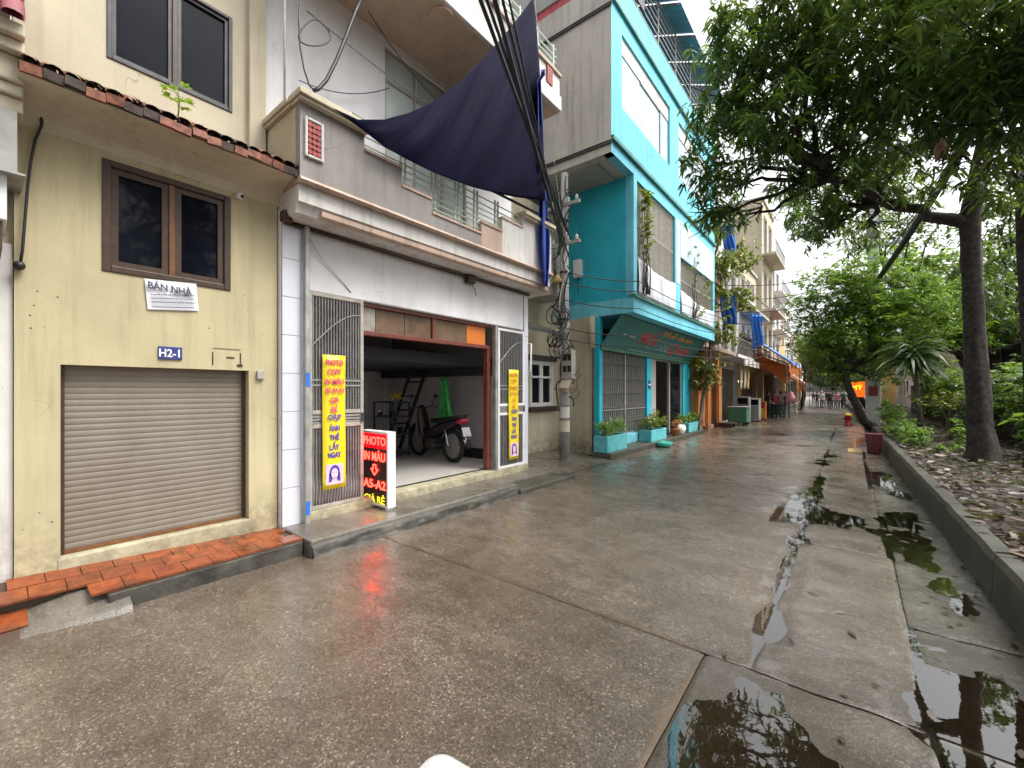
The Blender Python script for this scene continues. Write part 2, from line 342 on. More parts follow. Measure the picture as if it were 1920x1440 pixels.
def wall(mb, ax, f, th, a0, a1, z0, z1, holes=(), mi=0):
    """slab with rectangular openings; ax 'x': outer face at x=f (thickness goes to -x), spans y; ax 'y': face at y=f (thickness to +y), spans x"""
    A = sorted({a0, a1, *[h[0] for h in holes], *[h[1] for h in holes]}); Z = sorted({z0, z1, *[h[2] for h in holes], *[h[3] for h in holes]})
    A = [a for a in A if a0 <= a <= a1]; Z = [z for z in Z if z0 <= z <= z1]
    def solid(i, j):
        if i < 0 or j < 0 or i >= len(A) - 1 or j >= len(Z) - 1: return False
        ca, cz = (A[i] + A[i + 1]) / 2, (Z[j] + Z[j + 1]) / 2
        return not any(h[0] < ca < h[1] and h[2] < cz < h[3] for h in holes)
    def P(a, z, t): return (f - t, a, z) if ax == 'x' else (a, f + t, z)
    for i in range(len(A) - 1):
        for j in range(len(Z) - 1):
            if not solid(i, j): continue
            l, r_, b, t = A[i], A[i + 1], Z[j], Z[j + 1]
            mb.quad(P(l, b, 0), P(r_, b, 0), P(r_, t, 0), P(l, t, 0), mi=mi); mb.quad(P(l, b, th), P(l, t, th), P(r_, t, th), P(r_, b, th), mi=mi)
            if not solid(i - 1, j): mb.quad(P(l, b, 0), P(l, t, 0), P(l, t, th), P(l, b, th), mi=mi)
            if not solid(i + 1, j): mb.quad(P(r_, b, 0), P(r_, b, th), P(r_, t, th), P(r_, t, 0), mi=mi)
            if not solid(i, j - 1): mb.quad(P(l, b, 0), P(l, b, th), P(r_, b, th), P(r_, b, 0), mi=mi)
            if not solid(i, j + 1): mb.quad(P(l, t, 0), P(r_, t, 0), P(r_, t, th), P(l, t, th), mi=mi)
    return mb
def lettering(txt, size, mat, parent, o, X=(0, 1, 0), Y=(0, 0, 1), wid=None, shear=0, name='lettering', bold=0.0, depth=.0015):
    cu = bpy.data.curves.new('t', 'FONT'); cu.body = txt; cu.size = size; cu.align_x = 'CENTER'; cu.align_y = 'CENTER'; cu.resolution_u = 3
    cu.shear = shear; cu.extrude = depth; cu.offset = bold
    ob = bpy.data.objects.new('t', cu); COL.objects.link(ob); dg = bpy.context.evaluated_depsgraph_get(); me = bpy.data.meshes.new_from_object(ob.evaluated_get(dg))
    bpy.data.objects.remove(ob); bpy.data.curves.remove(cu)
    n = len(me.vertices); co = np.empty(n * 3); me.vertices.foreach_get('co', co); co = co.reshape(-1, 3)
    if wid and n:
        wcur = co[:, 0].max() - co[:, 0].min(); co[:, 0] *= wid / max(wcur, 1e-6)
    if n: co[:, 0] -= (co[:, 0].max() + co[:, 0].min()) / 2; co[:, 1] -= (co[:, 1].max() + co[:, 1].min()) / 2
    X = np.array(Vector(X).normalized()); Y = np.array(Vector(Y).normalized()); N = np.cross(X, Y); O = np.array(Vector(o) - wloc(parent))
    out = O + co[:, :1] * X + co[:, 1:2] * Y + co[:, 2:3] * N
    me.vertices.foreach_set('co', out.ravel()); me.materials.clear(); me.materials.append(M[mat]); me.update()
    t = bpy.data.objects.new(name, me); COL.objects.link(t); t.parent = parent; WL[t.name] = wloc(parent); return t
def catenary(a, b, sag, n=14):
    a = Vector(a); b = Vector(b); return [a.lerp(b, i / n) - Vector((0, 0, sag * 4 * (i / n) * (1 - i / n))) for i in range(n + 1)]
def rough_limb(mb, pts, rs, n=16, seg=6, amp=.10, seed=1):
    """trunk with dense rings, flutes and knots"""
    P_ = []; Q_ = []
    for i in range(len(pts) - 1):
        a, b = Vector(pts[i]), Vector(pts[i + 1])
        for k_ in range(seg): P_.append(a.lerp(b, k_ / seg)); Q_.append(rs[i] + (rs[i + 1] - rs[i]) * k_ / seg)
    P_.append(Vector(pts[-1])); Q_.append(rs[-1]); o = len(mb.v); mb.tube(P_, Q_, n)
    for i, p in enumerate(P_):
        for j in range(n):
            v = Vector(mb.v[o + i * n + j]); t = 2 * math.pi * j / n
            k_ = amp * float(fbm(np.array([math.cos(t) * 2.2 + p.z * .35]), np.array([math.sin(t) * 2.2 + p.z * .9]), seed, 3)[0]) + .5 * amp * float(fbm(np.array([math.cos(t) * 5]), np.array([math.sin(t) * 5 + p.z * 3]), seed + 7, 3)[0])
            mb.v[o + i * n + j] = tuple(p + (v - p) * (1 + k_ * 1.6))
def fbm(x, y, seed=0, oct=4):
    """vectorised value noise in [-1,1]"""
    def h(ix, iy):
        n = (ix.astype(np.int64) * 374761393 + iy.astype(np.int64) * 668265263 + seed * 1442695) & 0x7fffffff
        n = ((n ^ (n >> 13)) * 1274126177) & 0x7fffffff; return ((n ^ (n >> 16)) & 0xffff) / 32767.5 - 1
    t = 0; a = 1; s = 0
    for o in range(oct):
        fx, fy = x * 2 ** o, y * 2 ** o; ix, iy = np.floor(fx), np.floor(fy); u, v = fx - ix, fy - iy; u = u * u * (3 - 2 * u); v = v * v * (3 - 2 * v)
        t = t + a * ((h(ix, iy) * (1 - u) + h(ix + 1, iy) * u) * (1 - v) + (h(ix, iy + 1) * (1 - u) + h(ix + 1, iy + 1) * u) * v); s += a; a *= .5
    return t / s
# ================================================================== THE SETTING
YR = [-8, 4.2, 10.7, 20, 40, 97, 150]; XR = [.95, .86, .72, .5, 0, -2.2, -5]
YL = [-8, 18, 30, 66, 134, 150]; XL = [-4.4, -4.45, -4.45, -5.4, -8, -9]
def xr(y): return np.interp(y, YR, XR)
def xl(y): return np.interp(y, YL, XL)
struct(MB().quad((-400, -200, -.06), (400, -200, -.06), (400, 900, -.06), (-400, 900, -.06)).build('ground', 'soil'))
road = thing('road', 'wet speckled concrete street with puddles and slab joints', 'road', (0, 0, 0)); struct(road); del road['category']
struct(MB().quad((-5.2, -8, -.035), (1.0, -8, -.035), (1.0, 30, -.035), (-5.2, 30, -.035)).build('roadbed', 'kerb_dark', road))
PUD = [(-.30, 1.95, .40, .95, .017), (.52, 3.1, .32, .95, .018), (-.24, 7.0, .55, .50, .015), (-.55, 7.6, .26, .7, .013), (.48, 6.7, .26, 1.15, .014), (.62, 8.8, .16, .8, .011), (-.75, 6.6, .3, .35, .009), (-.46, 4.4, .11, 1.9, .013), (-.5, 9.0, .14, 1.3, .012), (-.05, 3.9, .12, .35, .006), (-.8, 5.6, .3, .5, .006), (.12, 8.6, .2, .5, .006),
        (-.46, 9.4, .10, .8, .010), (-.6, 12.2, .3, .5, .010), (.42, 10.6, .20, 1.1, .011), (-.42, 13.6, .18, .7, .010), (.1, 5.9, .10, .2, .007), (-1.3, 15.5, .5, .35, .008), (-2.4, 19, .8, .4, .008), (.60, 4.9, .18, .7, .012)]
def road_h(x, y, base=.0045, amp=.0042):
    z = base + amp * fbm(x * 1.6, y * 1.2, 3, 5) + .0030 * fbm(x * 6, y * 6, 5, 4)
    for cx, cy, rx, ry, dp in PUD:
        q = ((x - cx) / rx) ** 2 + ((y - cy) / ry) ** 2 + .95 * fbm(x * 2.3, y * 2.3, 11, 5)
        z = z - dp * np.clip((1.55 - q) * .62, 0, 1)
    return z
def slab(name, fa, fb, y0, y1, cx, cy, mat, base=.0045, amp=.0042, n=None, gap=.0035):
    ny = max(2, int((y1 - y0) / cy)); nx = max(2, int(cx)); yy = np.linspace(y0 + gap, y1 - gap, ny + 1); tt = np.linspace(0, 1, nx + 1)
    Y, T = np.meshgrid(yy, tt, indexing='ij'); wob = .012 * fbm(Y * 1.3, Y * 0 + 5, 9, 3)
    A = fa(Y) + gap + wob; B = fb(Y) - gap + wob; X = A + (B - A) * T; Z = road_h(X, Y, base, amp)
    Z[:, 0] -= .008; Z[:, -1] -= .008; Z[0, :] -= .008; Z[-1, :] -= .008
    mb = MB(); mb.v = list(map(tuple, np.stack([X, Y, Z], -1).reshape(-1, 3))); W = nx + 1
    mb.f = [(j * W + i, j * W + i + 1, (j + 1) * W + i + 1, (j + 1) * W + i) for j in range(ny) for i in range(nx)]; mb.mi = [0] * len(mb.f)
    return mb.build(name, mat, road, smooth=True)
cst = lambda v: (lambda y: y * 0 + v)
slab('concrete_slab', cst(-5.1), cst(-.72), -6, -2.2, 60, .1, 'road_wet')
slab('concrete_slab', cst(-5.1), cst(-.72), -2.2, 2.86, 110, .04, 'road_wet')
slab('concrete_slab', cst(-5.1), cst(-.47), 2.86, 7.9, 110, .045, 'road_wet')
slab('concrete_slab', cst(-5.1), cst(-.50), 7.9, 12.9, 90, .06, 'road_wet')
slab('concrete_slab', cst(-5.1), cst(-.55), 12.9, 18, 80, .08, 'road_wet')
slab('concrete_slab', cst(-5.1), cst(-.6), 18, 24, 60, .12, 'road_wet')
slab('concrete_slab', cst(-.72), cst(.32), -6, -1.0, 26, .1, 'road_lane')
slab('concrete_slab', cst(-.72), cst(.32), -1.0, 2.86, 50, .025, 'road_lane')
slab('concrete_slab', cst(-.47), cst(.30), 2.86, 5.6, 40, .025, 'road_lane', base=.008)
slab('concrete_slab', cst(-.47), cst(.27), 5.6, 9.4, 36, .03, 'road_lane')
slab('concrete_slab', cst(-.52), cst(.20), 9.4, 15, 30, .05, 'road_lane')
slab('concrete_slab', cst(-.58), lambda y: xr(y) - .02, 15, 24, 24, .1, 'road_lane')
slab('gutter_slab', cst(.32), lambda y: xr(y) + .02, -6, 4.05, 24, .035, 'road_gutter', base=.004, amp=.007)
slab('gutter_slab', cst(.30), lambda y: xr(y) + .02, 4.05, 7.4, 24, .03, 'road_gutter', base=.006, amp=.008)
slab('gutter_slab', cst(.24), lambda y: xr(y) + .02, 7.4, 15, 20, .05, 'road_gutter', base=.005, amp=.007)
far = MB()
ys = [24, 28, 33, 40, 50, 62, 76, 92, 110, 130, 150]
for a, b in zip(ys[:-1], ys[1:]):
    far.quad((xl(a) - 1.5, a, .004), (xr(a) + .05, a, .004), (xr(b) + .05, b, .004), (xl(b) - 1.5, b, .004))
far.build('concrete_slab', 'road_wet', road)
wtr = MB()
for x0, x1, y0, y1 in ((-.70, xr(2.) - .01, -.5, 2.85), (-.85, .84, 2.87, 6.0), (-.85, .80, 6.0, 11.5), (-3.2, .60, 11.5, 21)):
    wtr.quad((x0, y0, -.003), (x1, y0, -.003), (x1, y1, -.003), (x0, y1, -.003))
struct(wtr.build('puddle_water', 'water'))

# kerb on the right and the planted bed behind it
kb = MB(); ks = [-8, -4, -1, 1, 2, 3, 4, 5, 6, 7, 8, 9, 10, 11, 12, 13.5, 15, 17, 19, 21, 23, 26, 30, 35, 40, 50, 65, 80, 97]
kb_me = []
kerb = thing('kerb', 'long mossy concrete kerb holding back the tree bed', 'kerb'); struct(kerb); del kerb['category']
for a, b in zip(ks[:-1], ks[1:]):
    m_ = MB(); nn = max(2, int((b - a) / .12)) if b <= 15 else 2; prof = [(0, -.02), (.015, .10), (.02, .31), (.05, .355), (.16, .36), (.19, .30), (.19, -.02)]
    vs = []
    for i in range(nn + 1):
        y = a + .006 + (b - a - .012) * i / nn; x0 = float(xr(np.array(y))); j = .006 * float(fbm(np.array([y * 2.3]), np.array([.5]), 4)[0])
        for q, (dx, dz) in enumerate(prof): vs.append((x0 + dx + j + (.003 * math.sin(y * 9 + q) if 0 < q < 5 else 0), y, dz + (j if q > 1 else 0)))
    W = len(prof); fs = [(i * W + q, (i + 1) * W + q, (i + 1) * W + q + 1, i * W + q + 1) for i in range(nn) for q in range(W - 1)]
    fs += [tuple(range(W)), tuple(nn * W + q for q in range(W - 1, -1, -1))]
    m_.add(vs, fs); m_.build('kerb_block', 'kerb_mossy', kerb)
bed = MB(); W = 26
ys = np.concatenate([np.linspace(-8, 22, 80), np.linspace(23, 110, 30)])
for y in ys:
    for i in range(W):
        x0 = float(xr(y)) + .17; x = x0 + (i / (W - 1)) ** 1.6 * 40
        bed.v.append((x, y, .27 + .05 * float(fbm(np.array([x * 1.1]), np.array([y * 1.1]), 8)[0]) + .02 * min(1, (x - x0) * 2)))
bed.f = [(j * W + i, j * W + i + 1, (j + 1) * W + i + 1, (j + 1) * W + i) for j in range(len(ys) - 1) for i in range(W - 1)]; bed.mi = [0] * len(bed.f)
struct(bed.build('planting_bed', 'soil', smooth=True))

# ---------------- left verge: tiled pavement, ramp, steps
tile_me = MB().box(-.0935, .0935, -.0935, .0935, -.012, .005).mesh('tile', 'orange_paver')
pav = thing('tiled_pavement', 'red-orange paver strip in front of the yellow house', 'pavement', (-4.6, 1.1, .15)); struct(pav); del pav['category']
def ptop(x, y):   # warped strip
    tx = min(1, max(0, (x + 4.9) / .58)); ty = min(1, max(0, (y - .2) / 1.82))
    return (.24 * (1 - ty) + .155 * ty) * (1 - tx) + (.150 * (1 - ty) + .158 * ty) * tx
gb = MB()
gb.add([(-4.92, .05, .232), (-4.60, .05, .175), (-4.58, .60, .172), (-4.335, .60, .142), (-4.325, 2.04, .146), (-4.92, 2.04, .142), (-4.92, .05, -.02), (-4.60, .05, -.02), (-4.58, .60, -.02), (-4.335, .60, -.02), (-4.325, 2.04, -.02), (-4.92, 2.04, -.02)],
       [(0, 1, 2, 5), (2, 3, 4, 5), (0, 6, 7, 1), (1, 7, 8, 2), (2, 8, 9, 3), (3, 9, 10, 4), (4, 10, 11, 5)])
gb.build('paver_bed', 'paver_grout', pav)
MB().box(-4.324, -4.305, .60, 2.03, -.01, .140).build('paver_edge', 'kerb_dark', pav, bevel=.01)
sp = []; ro = []
for r_ in range(3):
    for c_ in range(-1, 10):
        x = -4.815 + r_ * .192; y = .22 + c_ * .192 + (.096 if r_ % 2 else 0)
        if y > 1.97 or y < .10 or (r_ == 2 and y < .60): continue
        sp.append((x, y, ptop(x, y) + .004)); ro.append(((ptop(x, y + .1) - ptop(x, y - .1)) / .2 + random.uniform(-.012, .012), -(ptop(x + .1, y) - ptop(x - .1, y)) / .2 + random.uniform(-.012, .012), random.uniform(-.02, .02)))
pieces('tile', tile_me, sp, pav, ro)
# vehicle ramp of pavers in front of the neighbouring house, with a concrete shoulder
rp = thing('paver_ramp', 'sloping red paver ramp beside the concrete shoulder', 'pavement', (-4.6, -.6, 0)); struct(rp); del rp['category']
MB().add([(-4.95, -2.6, .225), (-4.24, -2.6, .0), (-4.30, .17, .0), (-4.62, .30, .115), (-4.95, .22, .225), (-4.95, -2.6, -.03), (-4.95, .22, -.03)], [(0, 1, 2, 3, 4)]).build('paver_bed', 'paver_grout', rp)
sp = []; ro = []; sl = math.atan2(.225, .68)
for r_ in range(4):
    for c_ in range(15):
        x = -4.865 + r_ * .187; y = .12 - c_ * .192 - (.096 if r_ % 2 else 0)
        if x > -4.33: continue
        sp.append((x, y, .225 - (x + 4.95) * .225 / .68 + .004)); ro.append((random.uniform(-.015, .015), sl + random.uniform(-.012, .012), random.uniform(-.02, .02)))
pieces('tile', tile_me, sp, rp, ro)
sh = MB()
def shf(u, v):
    y = -.02 + u * .74; x = -4.61 + v * (.30 + .12 * u) + .012 * math.sin(u * 9)
    top = .165 * min(1, .35 + 1.1 * u); z = top * (1 - v) ** (1.15 - .75 * u) - .012 * v
    n_ = float(fbm(np.array([x * 6.]), np.array([y * 6.]), 17)[0]); return (x, y, z + .012 * n_ * (1 - v) - (.03 if v == 0 else 0))
sh.grid(shf, 24, 16); struct(sh.build('concrete_shoulder', 'step_wet', smooth=True))
# steps of the copy shop
st_ = MB().box(-4.86, -4.18, 2.045, 5.35, -.02, .172); struct(st_.build('shop_step', 'step_wet', bevel=.02))
st_ = MB().box(-4.86, -4.42, 5.36, 6.9, -.02, .16); struct(st_.build('shop_step', 'step_wet', bevel=.02))
st_ = MB().box(-4.41, -4.10, 5.36, 7.05, -.02, .085); struct(st_.build('shop_step', 'kerb_mossy', bevel=.025))
def edgef(u, v):
    y = 2.05 + 3.3 * u; n_ = float(fbm(np.array([y * 5.]), np.array([v * 3.]), 23, 4)[0]); n2 = float(fbm(np.array([y * 1.7]), np.array([2.]), 29, 3)[0])
    return (-4.178 + (.05 + .045 * n_ + .03 * n2) * (1 - v) ** .7 + (.012 if v < .9 else -.02), y, -.015 + v * (.15 + .018 * n2) + .01 * n_)
struct(MB().grid(edgef, 110, 8).build('step_edging', 'kerb_dark', None, True))
al = MB().add([(-4.42, 6.9, .01), (-4.42, 9.35, .01), (-7.2, 9.9, .13), (-7.2, 6.9, .13)], [(0, 1, 2, 3)]); struct(al.build('alley_ground', 'step_wet'))
bs = MB().box(-5.0, -4.5, 9.4, 17.7, -.02, .15); struct(bs.build('shop_step', 'kerb_mossy', bevel=.02))

# ================================================================== NEIGHBOUR HOUSE (only its edge shows)
nh = thing('neighbour_house', 'edge of house with purple tiled eave and grey shutter box beside the yellow house', 'house', (-4.9, -1.2, 0))
mb = MB(); wall(mb, 'x', -4.97, .2, -3.2, .16, 0, 3.2, [(-2.6, -.05, .25, 2.45)]); mb.build('wall', 'beige_plaster', nh)
mb = MB(); mb.box(-4.93, -4.97, .02, .16, .0, 2.75); mb.build('corner_pilaster', 'dirty_white', nh)
MB().box(-5.1, -5.03, -2.6, -.05, .25, 2.45).build('shutter', 'grey_metal', nh)
MB().box(-4.965, -4.50, -3.2, .10, 2.62, 2.80).build('canopy_underside', 'brown_wood', nh)
MB().box(-4.965, -4.47, -3.2, .12, 2.803, 3.12).build('sign_box', 'white_paint', nh, bevel=.01)
MB().add([(-4.96, -3.2, 3.16), (-4.40, -3.2, 3.125), (-4.40, .2, 3.125), (-4.96, .2, 3.16), (-4.96, -3.2, 3.145), (-4.40, -3.2, 3.11), (-4.40, .2, 3.11), (-4.96, .2, 3.145)],
         [(0, 1, 2, 3), (7, 6, 5, 4), (0, 4, 5, 1), (1, 5, 6, 2), (2, 6, 7, 3), (3, 7, 4, 0)]).build('rain_flap', 'galvanised', nh)
MB().box(-4.96, -4.60, -3.2, .17, 3.165, 3.62).build('grey_panel', 'grey_metal', nh)
mb = MB()
for x1, z0, z1 in ((-4.62, 3.622, 3.72), (-4.58, 3.722, 3.80), (-4.55, 3.802, 3.98), (-4.48, 3.982, 4.06), (-4.42, 4.062, 4.15)): mb.box(-5.0, x1, -3.2, .20, z0, z1)
mb.build('cornice', 'beige_plaster', nh, bevel=.012)
rf = MB().add([(-4.40, -3.2, 4.16), (-4.40, .2, 4.16), (-5.0, .2, 5.1), (-5.0, -3.2, 5.1)], [(0, 1, 2, 3)]).build('roof', 'purple_tile', nh)
tm = MB().grid(lambda u, v: (.03 * (1 - v) - .135 * v + .045 * math.sin(math.pi * u), .055 * math.cos(math.pi * u) * -1, .01 * math.sin(math.pi * u) + .21 * v), 6, 1).mesh('tile', 'purple_tile', smooth=True)
pieces('tile', tm, [(-4.395 - r_ * .123, .145 - c_ * .115, 4.155 + r_ * .192) for r_ in range(5) for c_ in range(9)], rf)
mb = MB(); wall(mb, 'x', -5.35, .2, -3.2, .16, 4.7, 8.8); mb.build('upper_wall', 'cream_plaster', nh)

# ================================================================== YELLOW HOUSE
yh = thing('yellow_house', 'narrow yellow house with brown roller shutter and tiled eave', 'house', (-4.9, 1.1, 0))
YX = -4.9
sy0, sy1, sz0, sz1 = onx(112, 800, -4.95).y, onx(463, 800, -4.95).y, .32, 1.86
wy0, wy1, wz0, wz1 = onx(191, 400, YX).y, onx(432, 400, YX).y, 2.655, 3.60
mb = MB(); wall(mb, 'x', YX, .22, .165, 2.03, -.02, 4.2, [(sy0, sy1, sz0, sz1), (wy0, wy1, wz0, wz1)]); mb.build('wall', 'yellow_plaster', yh)
mb = MB(); mb.box(YX - .10, YX + .008, sy0 - .02, sy1 + .02, .12, sz0 + .002); mb.build('door_sill', 'cream_edge', yh, bevel=.012)
rs = MB().box(-5.06, -5.03, sy0, sy1, sz0, sz1).build('roller_shutter', 'shutter_enamel', yh)
slm = MB().grid(lambda u, v: (.0045 * math.sin(math.pi * v) ** .6 - .001, (u - .5) * (sy1 - sy0 - .05), v * .0505), 1, 6).mesh('slat', 'shutter_enamel', smooth=True)
pieces('slat', slm, [(-5.012, (sy0 + sy1) / 2, sz0 + .03 + i * .051) for i in range(30)], rs)
mb = MB(); mb.box(-5.03, -4.985, sy0, sy0 + .03, sz0, sz1); mb.box(-5.03, -4.985, sy1 - .03, sy1, sz0, sz1); mb.build('guide_rail', 'brown_wood', rs)
MB().box(-5.03, -4.99, sy0 + .03, sy1 - .03, sz0 + .004, sz0 + .032).build('bottom_bar', 'orange_wood', rs)
def casement(parent, x, y0, y1, z0, z1, fr='brown_wood', mull=True, fw=.055, pw=.05, glass='glass_dark', mid='orange_wood', depth=.07):
    wn = MB(); wn.box(x - depth, x + .012, y0 - .001, y0 + fw, z0, z1); wn.box(x - depth, x + .012, y1 - fw, y1 + .001, z0, z1)
    wn.box(x - depth, x + .012, y0 + fw, y1 - fw, z0, z0 + fw); wn.box(x - depth, x + .012, y0 + fw, y1 - fw, z1 - fw, z1)
    wo_ = wn.build('window', fr, parent, bevel=.006); ym = (y0 + y1) / 2
    if mull: MB().box(x - depth + .01, x + .004, ym - .022, ym + .022, z0 + fw, z1 - fw).build('mullion', mid, wo_, bevel=.005)
    for a, b in (((y0 + fw, ym - .022), (ym + .022, y1 - fw)) if mull else ((y0 + fw, y1 - fw),)):
        s_ = MB(); xa, xb = x - depth + .015, x - .012
        s_.box(xa, xb, a + .001, a + pw, z0 + fw, z1 - fw); s_.box(xa, xb, b - pw, b - .001, z0 + fw, z1 - fw); s_.box(xa, xb, a + pw, b - pw, z0 + fw, z0 + fw + pw); s_.box(xa, xb, a + pw, b - pw, z1 - fw - pw, z1 - fw)
        s_.build('sash', fr, wo_); MB().box(x - depth + .025, x - depth + .031, a + pw - .004, b - pw + .004, z0 + fw + pw - .004, z1 - fw - pw + .004).build('pane', glass, wo_)
    return wo_
casement(yh, YX, wy0, wy1, wz0, wz1)
# upper storey, set back behind the eave
UX = -5.25
u0, u1 = .72, 1.714
mb = MB(); wall(mb, 'x', UX, .2, .30, 2.02, 4.0, 8.8, [(u0, u1, 4.655, 5.68), (u0, u1, 7.0, 8.0)]); mb.build('upper_wall', 'cream_plaster', yh)
for a, b in ((.165, .34), (1.86, 2.03)): MB().box(UX - .05, UX + .07, a, b, 4.05, 8.8).build('pilaster', 'cream_plaster', yh, bevel=.008)
casement(yh, UX, u0, u1, 4.655, 5.68, fr='dark_metal', mid='brown_wood', fw=.035, pw=.03)
casement(yh, UX, u0, u1, 7.0, 8.0, fr='dark_metal', mid='brown_wood', fw=.035, pw=.03)
# eave: plaster cove, sloping bed and clay tiles
ev = MB(); ev.prism([(-4.896, .17, 3.66), (-4.86, .17, 3.74), (-4.72, .17, 3.81), (-4.47, .17, 3.845), (-4.47, .17, 3.87), (-5.26, .17, 4.24), (-5.26, .17, 3.7), (-4.93, .17, 3.66)], (0, 1.95, 0)); ev.build('eave_soffit', 'beige_plaster', yh)
roof = MB().prism([(-4.45, .17, 3.85), (-4.45, .17, 3.915), (-5.24, .17, 4.30), (-5.24, .17, 4.245)], (0, 1.96, 0)).build('eave_roof', 'dark_tile', yh)
tm = [MB().grid(lambda u, v: (.02 - .2 * v, .052 * -math.cos(math.pi * u), .036 * math.sin(math.pi * u) + .098 * v + .008), 6, 1).mesh('tile', m_, smooth=True) for m_ in ('rust_tile', 'dark_tile', 'rust_tile')]
tn = [MB().box(-.02, .015, -.053, .053, -.055, .012).mesh('tile_nose', m_) for m_ in ('rust_tile', 'dark_tile', 'rust_tile')]
for c_ in range(18):
    y = .225 + c_ * .108
    for r_ in range(4):
        pieces('tile', random.choice(tm), [(-4.44 - r_ * .19, y + random.uniform(-.006, .006), 3.915 + r_ * .093)], roof, [(random.uniform(-.05, .05), random.uniform(-.05, .05), random.uniform(-.05, .05))])
    pieces('tile_nose', random.choice(tn), [(-4.438 + random.uniform(-.008, .008), y, 3.905 + random.uniform(-.022, .008))], roof, [(random.uniform(-.12, .12), random.uniform(-.2, .2), random.uniform(-.12, .12))])
# blue enamel number plate, switch, scars of an old meter
npl = MB().box(-4.897, -4.885, onx(296, 660, YX).y, onx(341, 660, YX).y, onx(318, 674, YX).z, onx(318, 650, YX).z).build('house_number', 'plate_blue', yh, bevel=.004)
lettering('H2-1', .1, 'letter_white', npl, onx(318, 662, -4.882), wid=.15, bold=.002)
p = onx(487, 703, YX); MB().box(-4.898, -4.865, p.y - .035, p.y + .035, p.z - .045, p.z + .045).build('doorbell', 'cream_metal', yh, bevel=.006)
mb = MB()
for (a, b, c_, d) in ((398, 652, 452, 656), (398, 660, 400, 684), (450, 662, 452, 684), (425, 669, 440, 672), (445, 683, 455, 688)):
    q0 = onx(a, b, -4.896); q1 = onx(c_, d, -4.896); mb.box(-4.899, -4.894, q0.y, q1.y, q0.z, q1.z)
mb.build('meter_scar', 'brown_wood', yh)
mb = MB()
for i in range(15):
    a, b = random.choice([(random.uniform(40, 110), random.uniform(540, 660)), (random.uniform(450, 515), random.uniform(420, 690)), (random.uniform(40, 105), random.uniform(900, 1040)), (random.uniform(120, 500), random.uniform(585, 650))])
    q = onx(a, b, -4.899); r_ = random.uniform(.0025, .007); mb.lathe([(r_, 0), (r_ * .6, .003)], q, 7, 'x')
mb.build('nail_hole', 'letter_black', yh)
# paper notice
pn = thing('paper_notice', 'white printed house-for-sale notice taped under the brown wooden window', 'notice', onx(322, 555, YX))
a, b, c_, d = onx(271, 522, -4.885), onx(368, 532, -4.875), onx(373, 583, -4.888), onx(277, 580, -4.888)
def pnf(u, v):
    t = a.lerp(b, u); q = d.lerp(c_, u); p_ = q.lerp(t, v); return (p_.x + .006 * math.sin(u * 3.1) * math.sin(v * 5), p_.y, p_.z)
g = MB().grid(pnf, 8, 5); g2 = MB().grid(pnf, 8, 5); o_ = len(g.v); g.add([(x - .002, y, z) for x, y, z in g2.v], [f[::-1] for f in g2.f]); sheet = g.build('sheet', 'paper', pn, smooth=True)
lettering('BÁN NHÀ', .085, 'letter_black', sheet, onx(320, 540, -4.866), Y=(0, -.06, 1), X=(0, 1, -.05), wid=.32, bold=.002)
mb = MB()
for i, yy in enumerate((552, 559, 566, 575)):
    x_ = 283 + i * 1.0
    while x_ < 362:
        w_ = random.uniform(2, 5); q0 = onx(x_, yy - 1.2 + (x_ - 283) * .03, -4.868); q1 = onx(min(x_ + w_, 364), yy + 1.2 + (x_ - 283) * .03, -4.868); mb.box(-4.870, -4.867, q0.y, q1.y, q0.z, q1.z); x_ += w_ + 1.3
mb.build('small_print', 'letter_black', sheet)
# security camera
p = onx(447, 368, YX); cc = thing('security_camera', 'small white dome security camera under the tiled eave', 'camera', p)
MB().lathe([(.03, 0), (.03, .02)], p, 12, 'x').build('mount', 'white_paint', cc); MB().ell(p + Vector((.045, 0, -.01)), (.04, .035, .035)).build('housing', 'white_paint', cc, True); MB().ell(p + Vector((.075, .008, -.018)), (.016, .018, .018)).build('lens', 'black', cc, True)
# papaya seedling on the eave
p = onx(333, 205, -4.62); p.z = 3.99
sd_ = thing('papaya_seedling', 'bright green seedling sprouting from the clay roof tiles', 'plant', p)
top = p + Vector((.0, .0, .28)); MB().tube([p, p + Vector((.01, .01, .2)), top], [.007, .006, .004], 6).build('stem', 'fresh_leaf', sd_)
for i in range(9):
    an = i * 2.4; el = .25 + .5 * (i % 3) / 2; L = .05 + .03 * random.random(); dr = Vector((math.cos(an) * .8, math.sin(an), el * .5)).normalized(); base = p.lerp(top, .55 + .45 * i / 8); tip = base + dr * L
    lf = MB(); lf.tube([base, tip], .002, 4); sx = dr.cross(Vector((0, 0, 1))).normalized()
    for k_ in (-1, 0, 1):
        e = (dr + sx * k_ * .9).normalized(); s2 = e.cross(Vector((0, 0, 1))).normalized() * .02; lf.add([tip, tip + e * .035 + s2, tip + e * .075 - Vector((0, 0, .015)), tip + e * .035 - s2], [(0, 1, 2, 3)])
    lf.build('leaf', 'fresh_leaf', sd_)
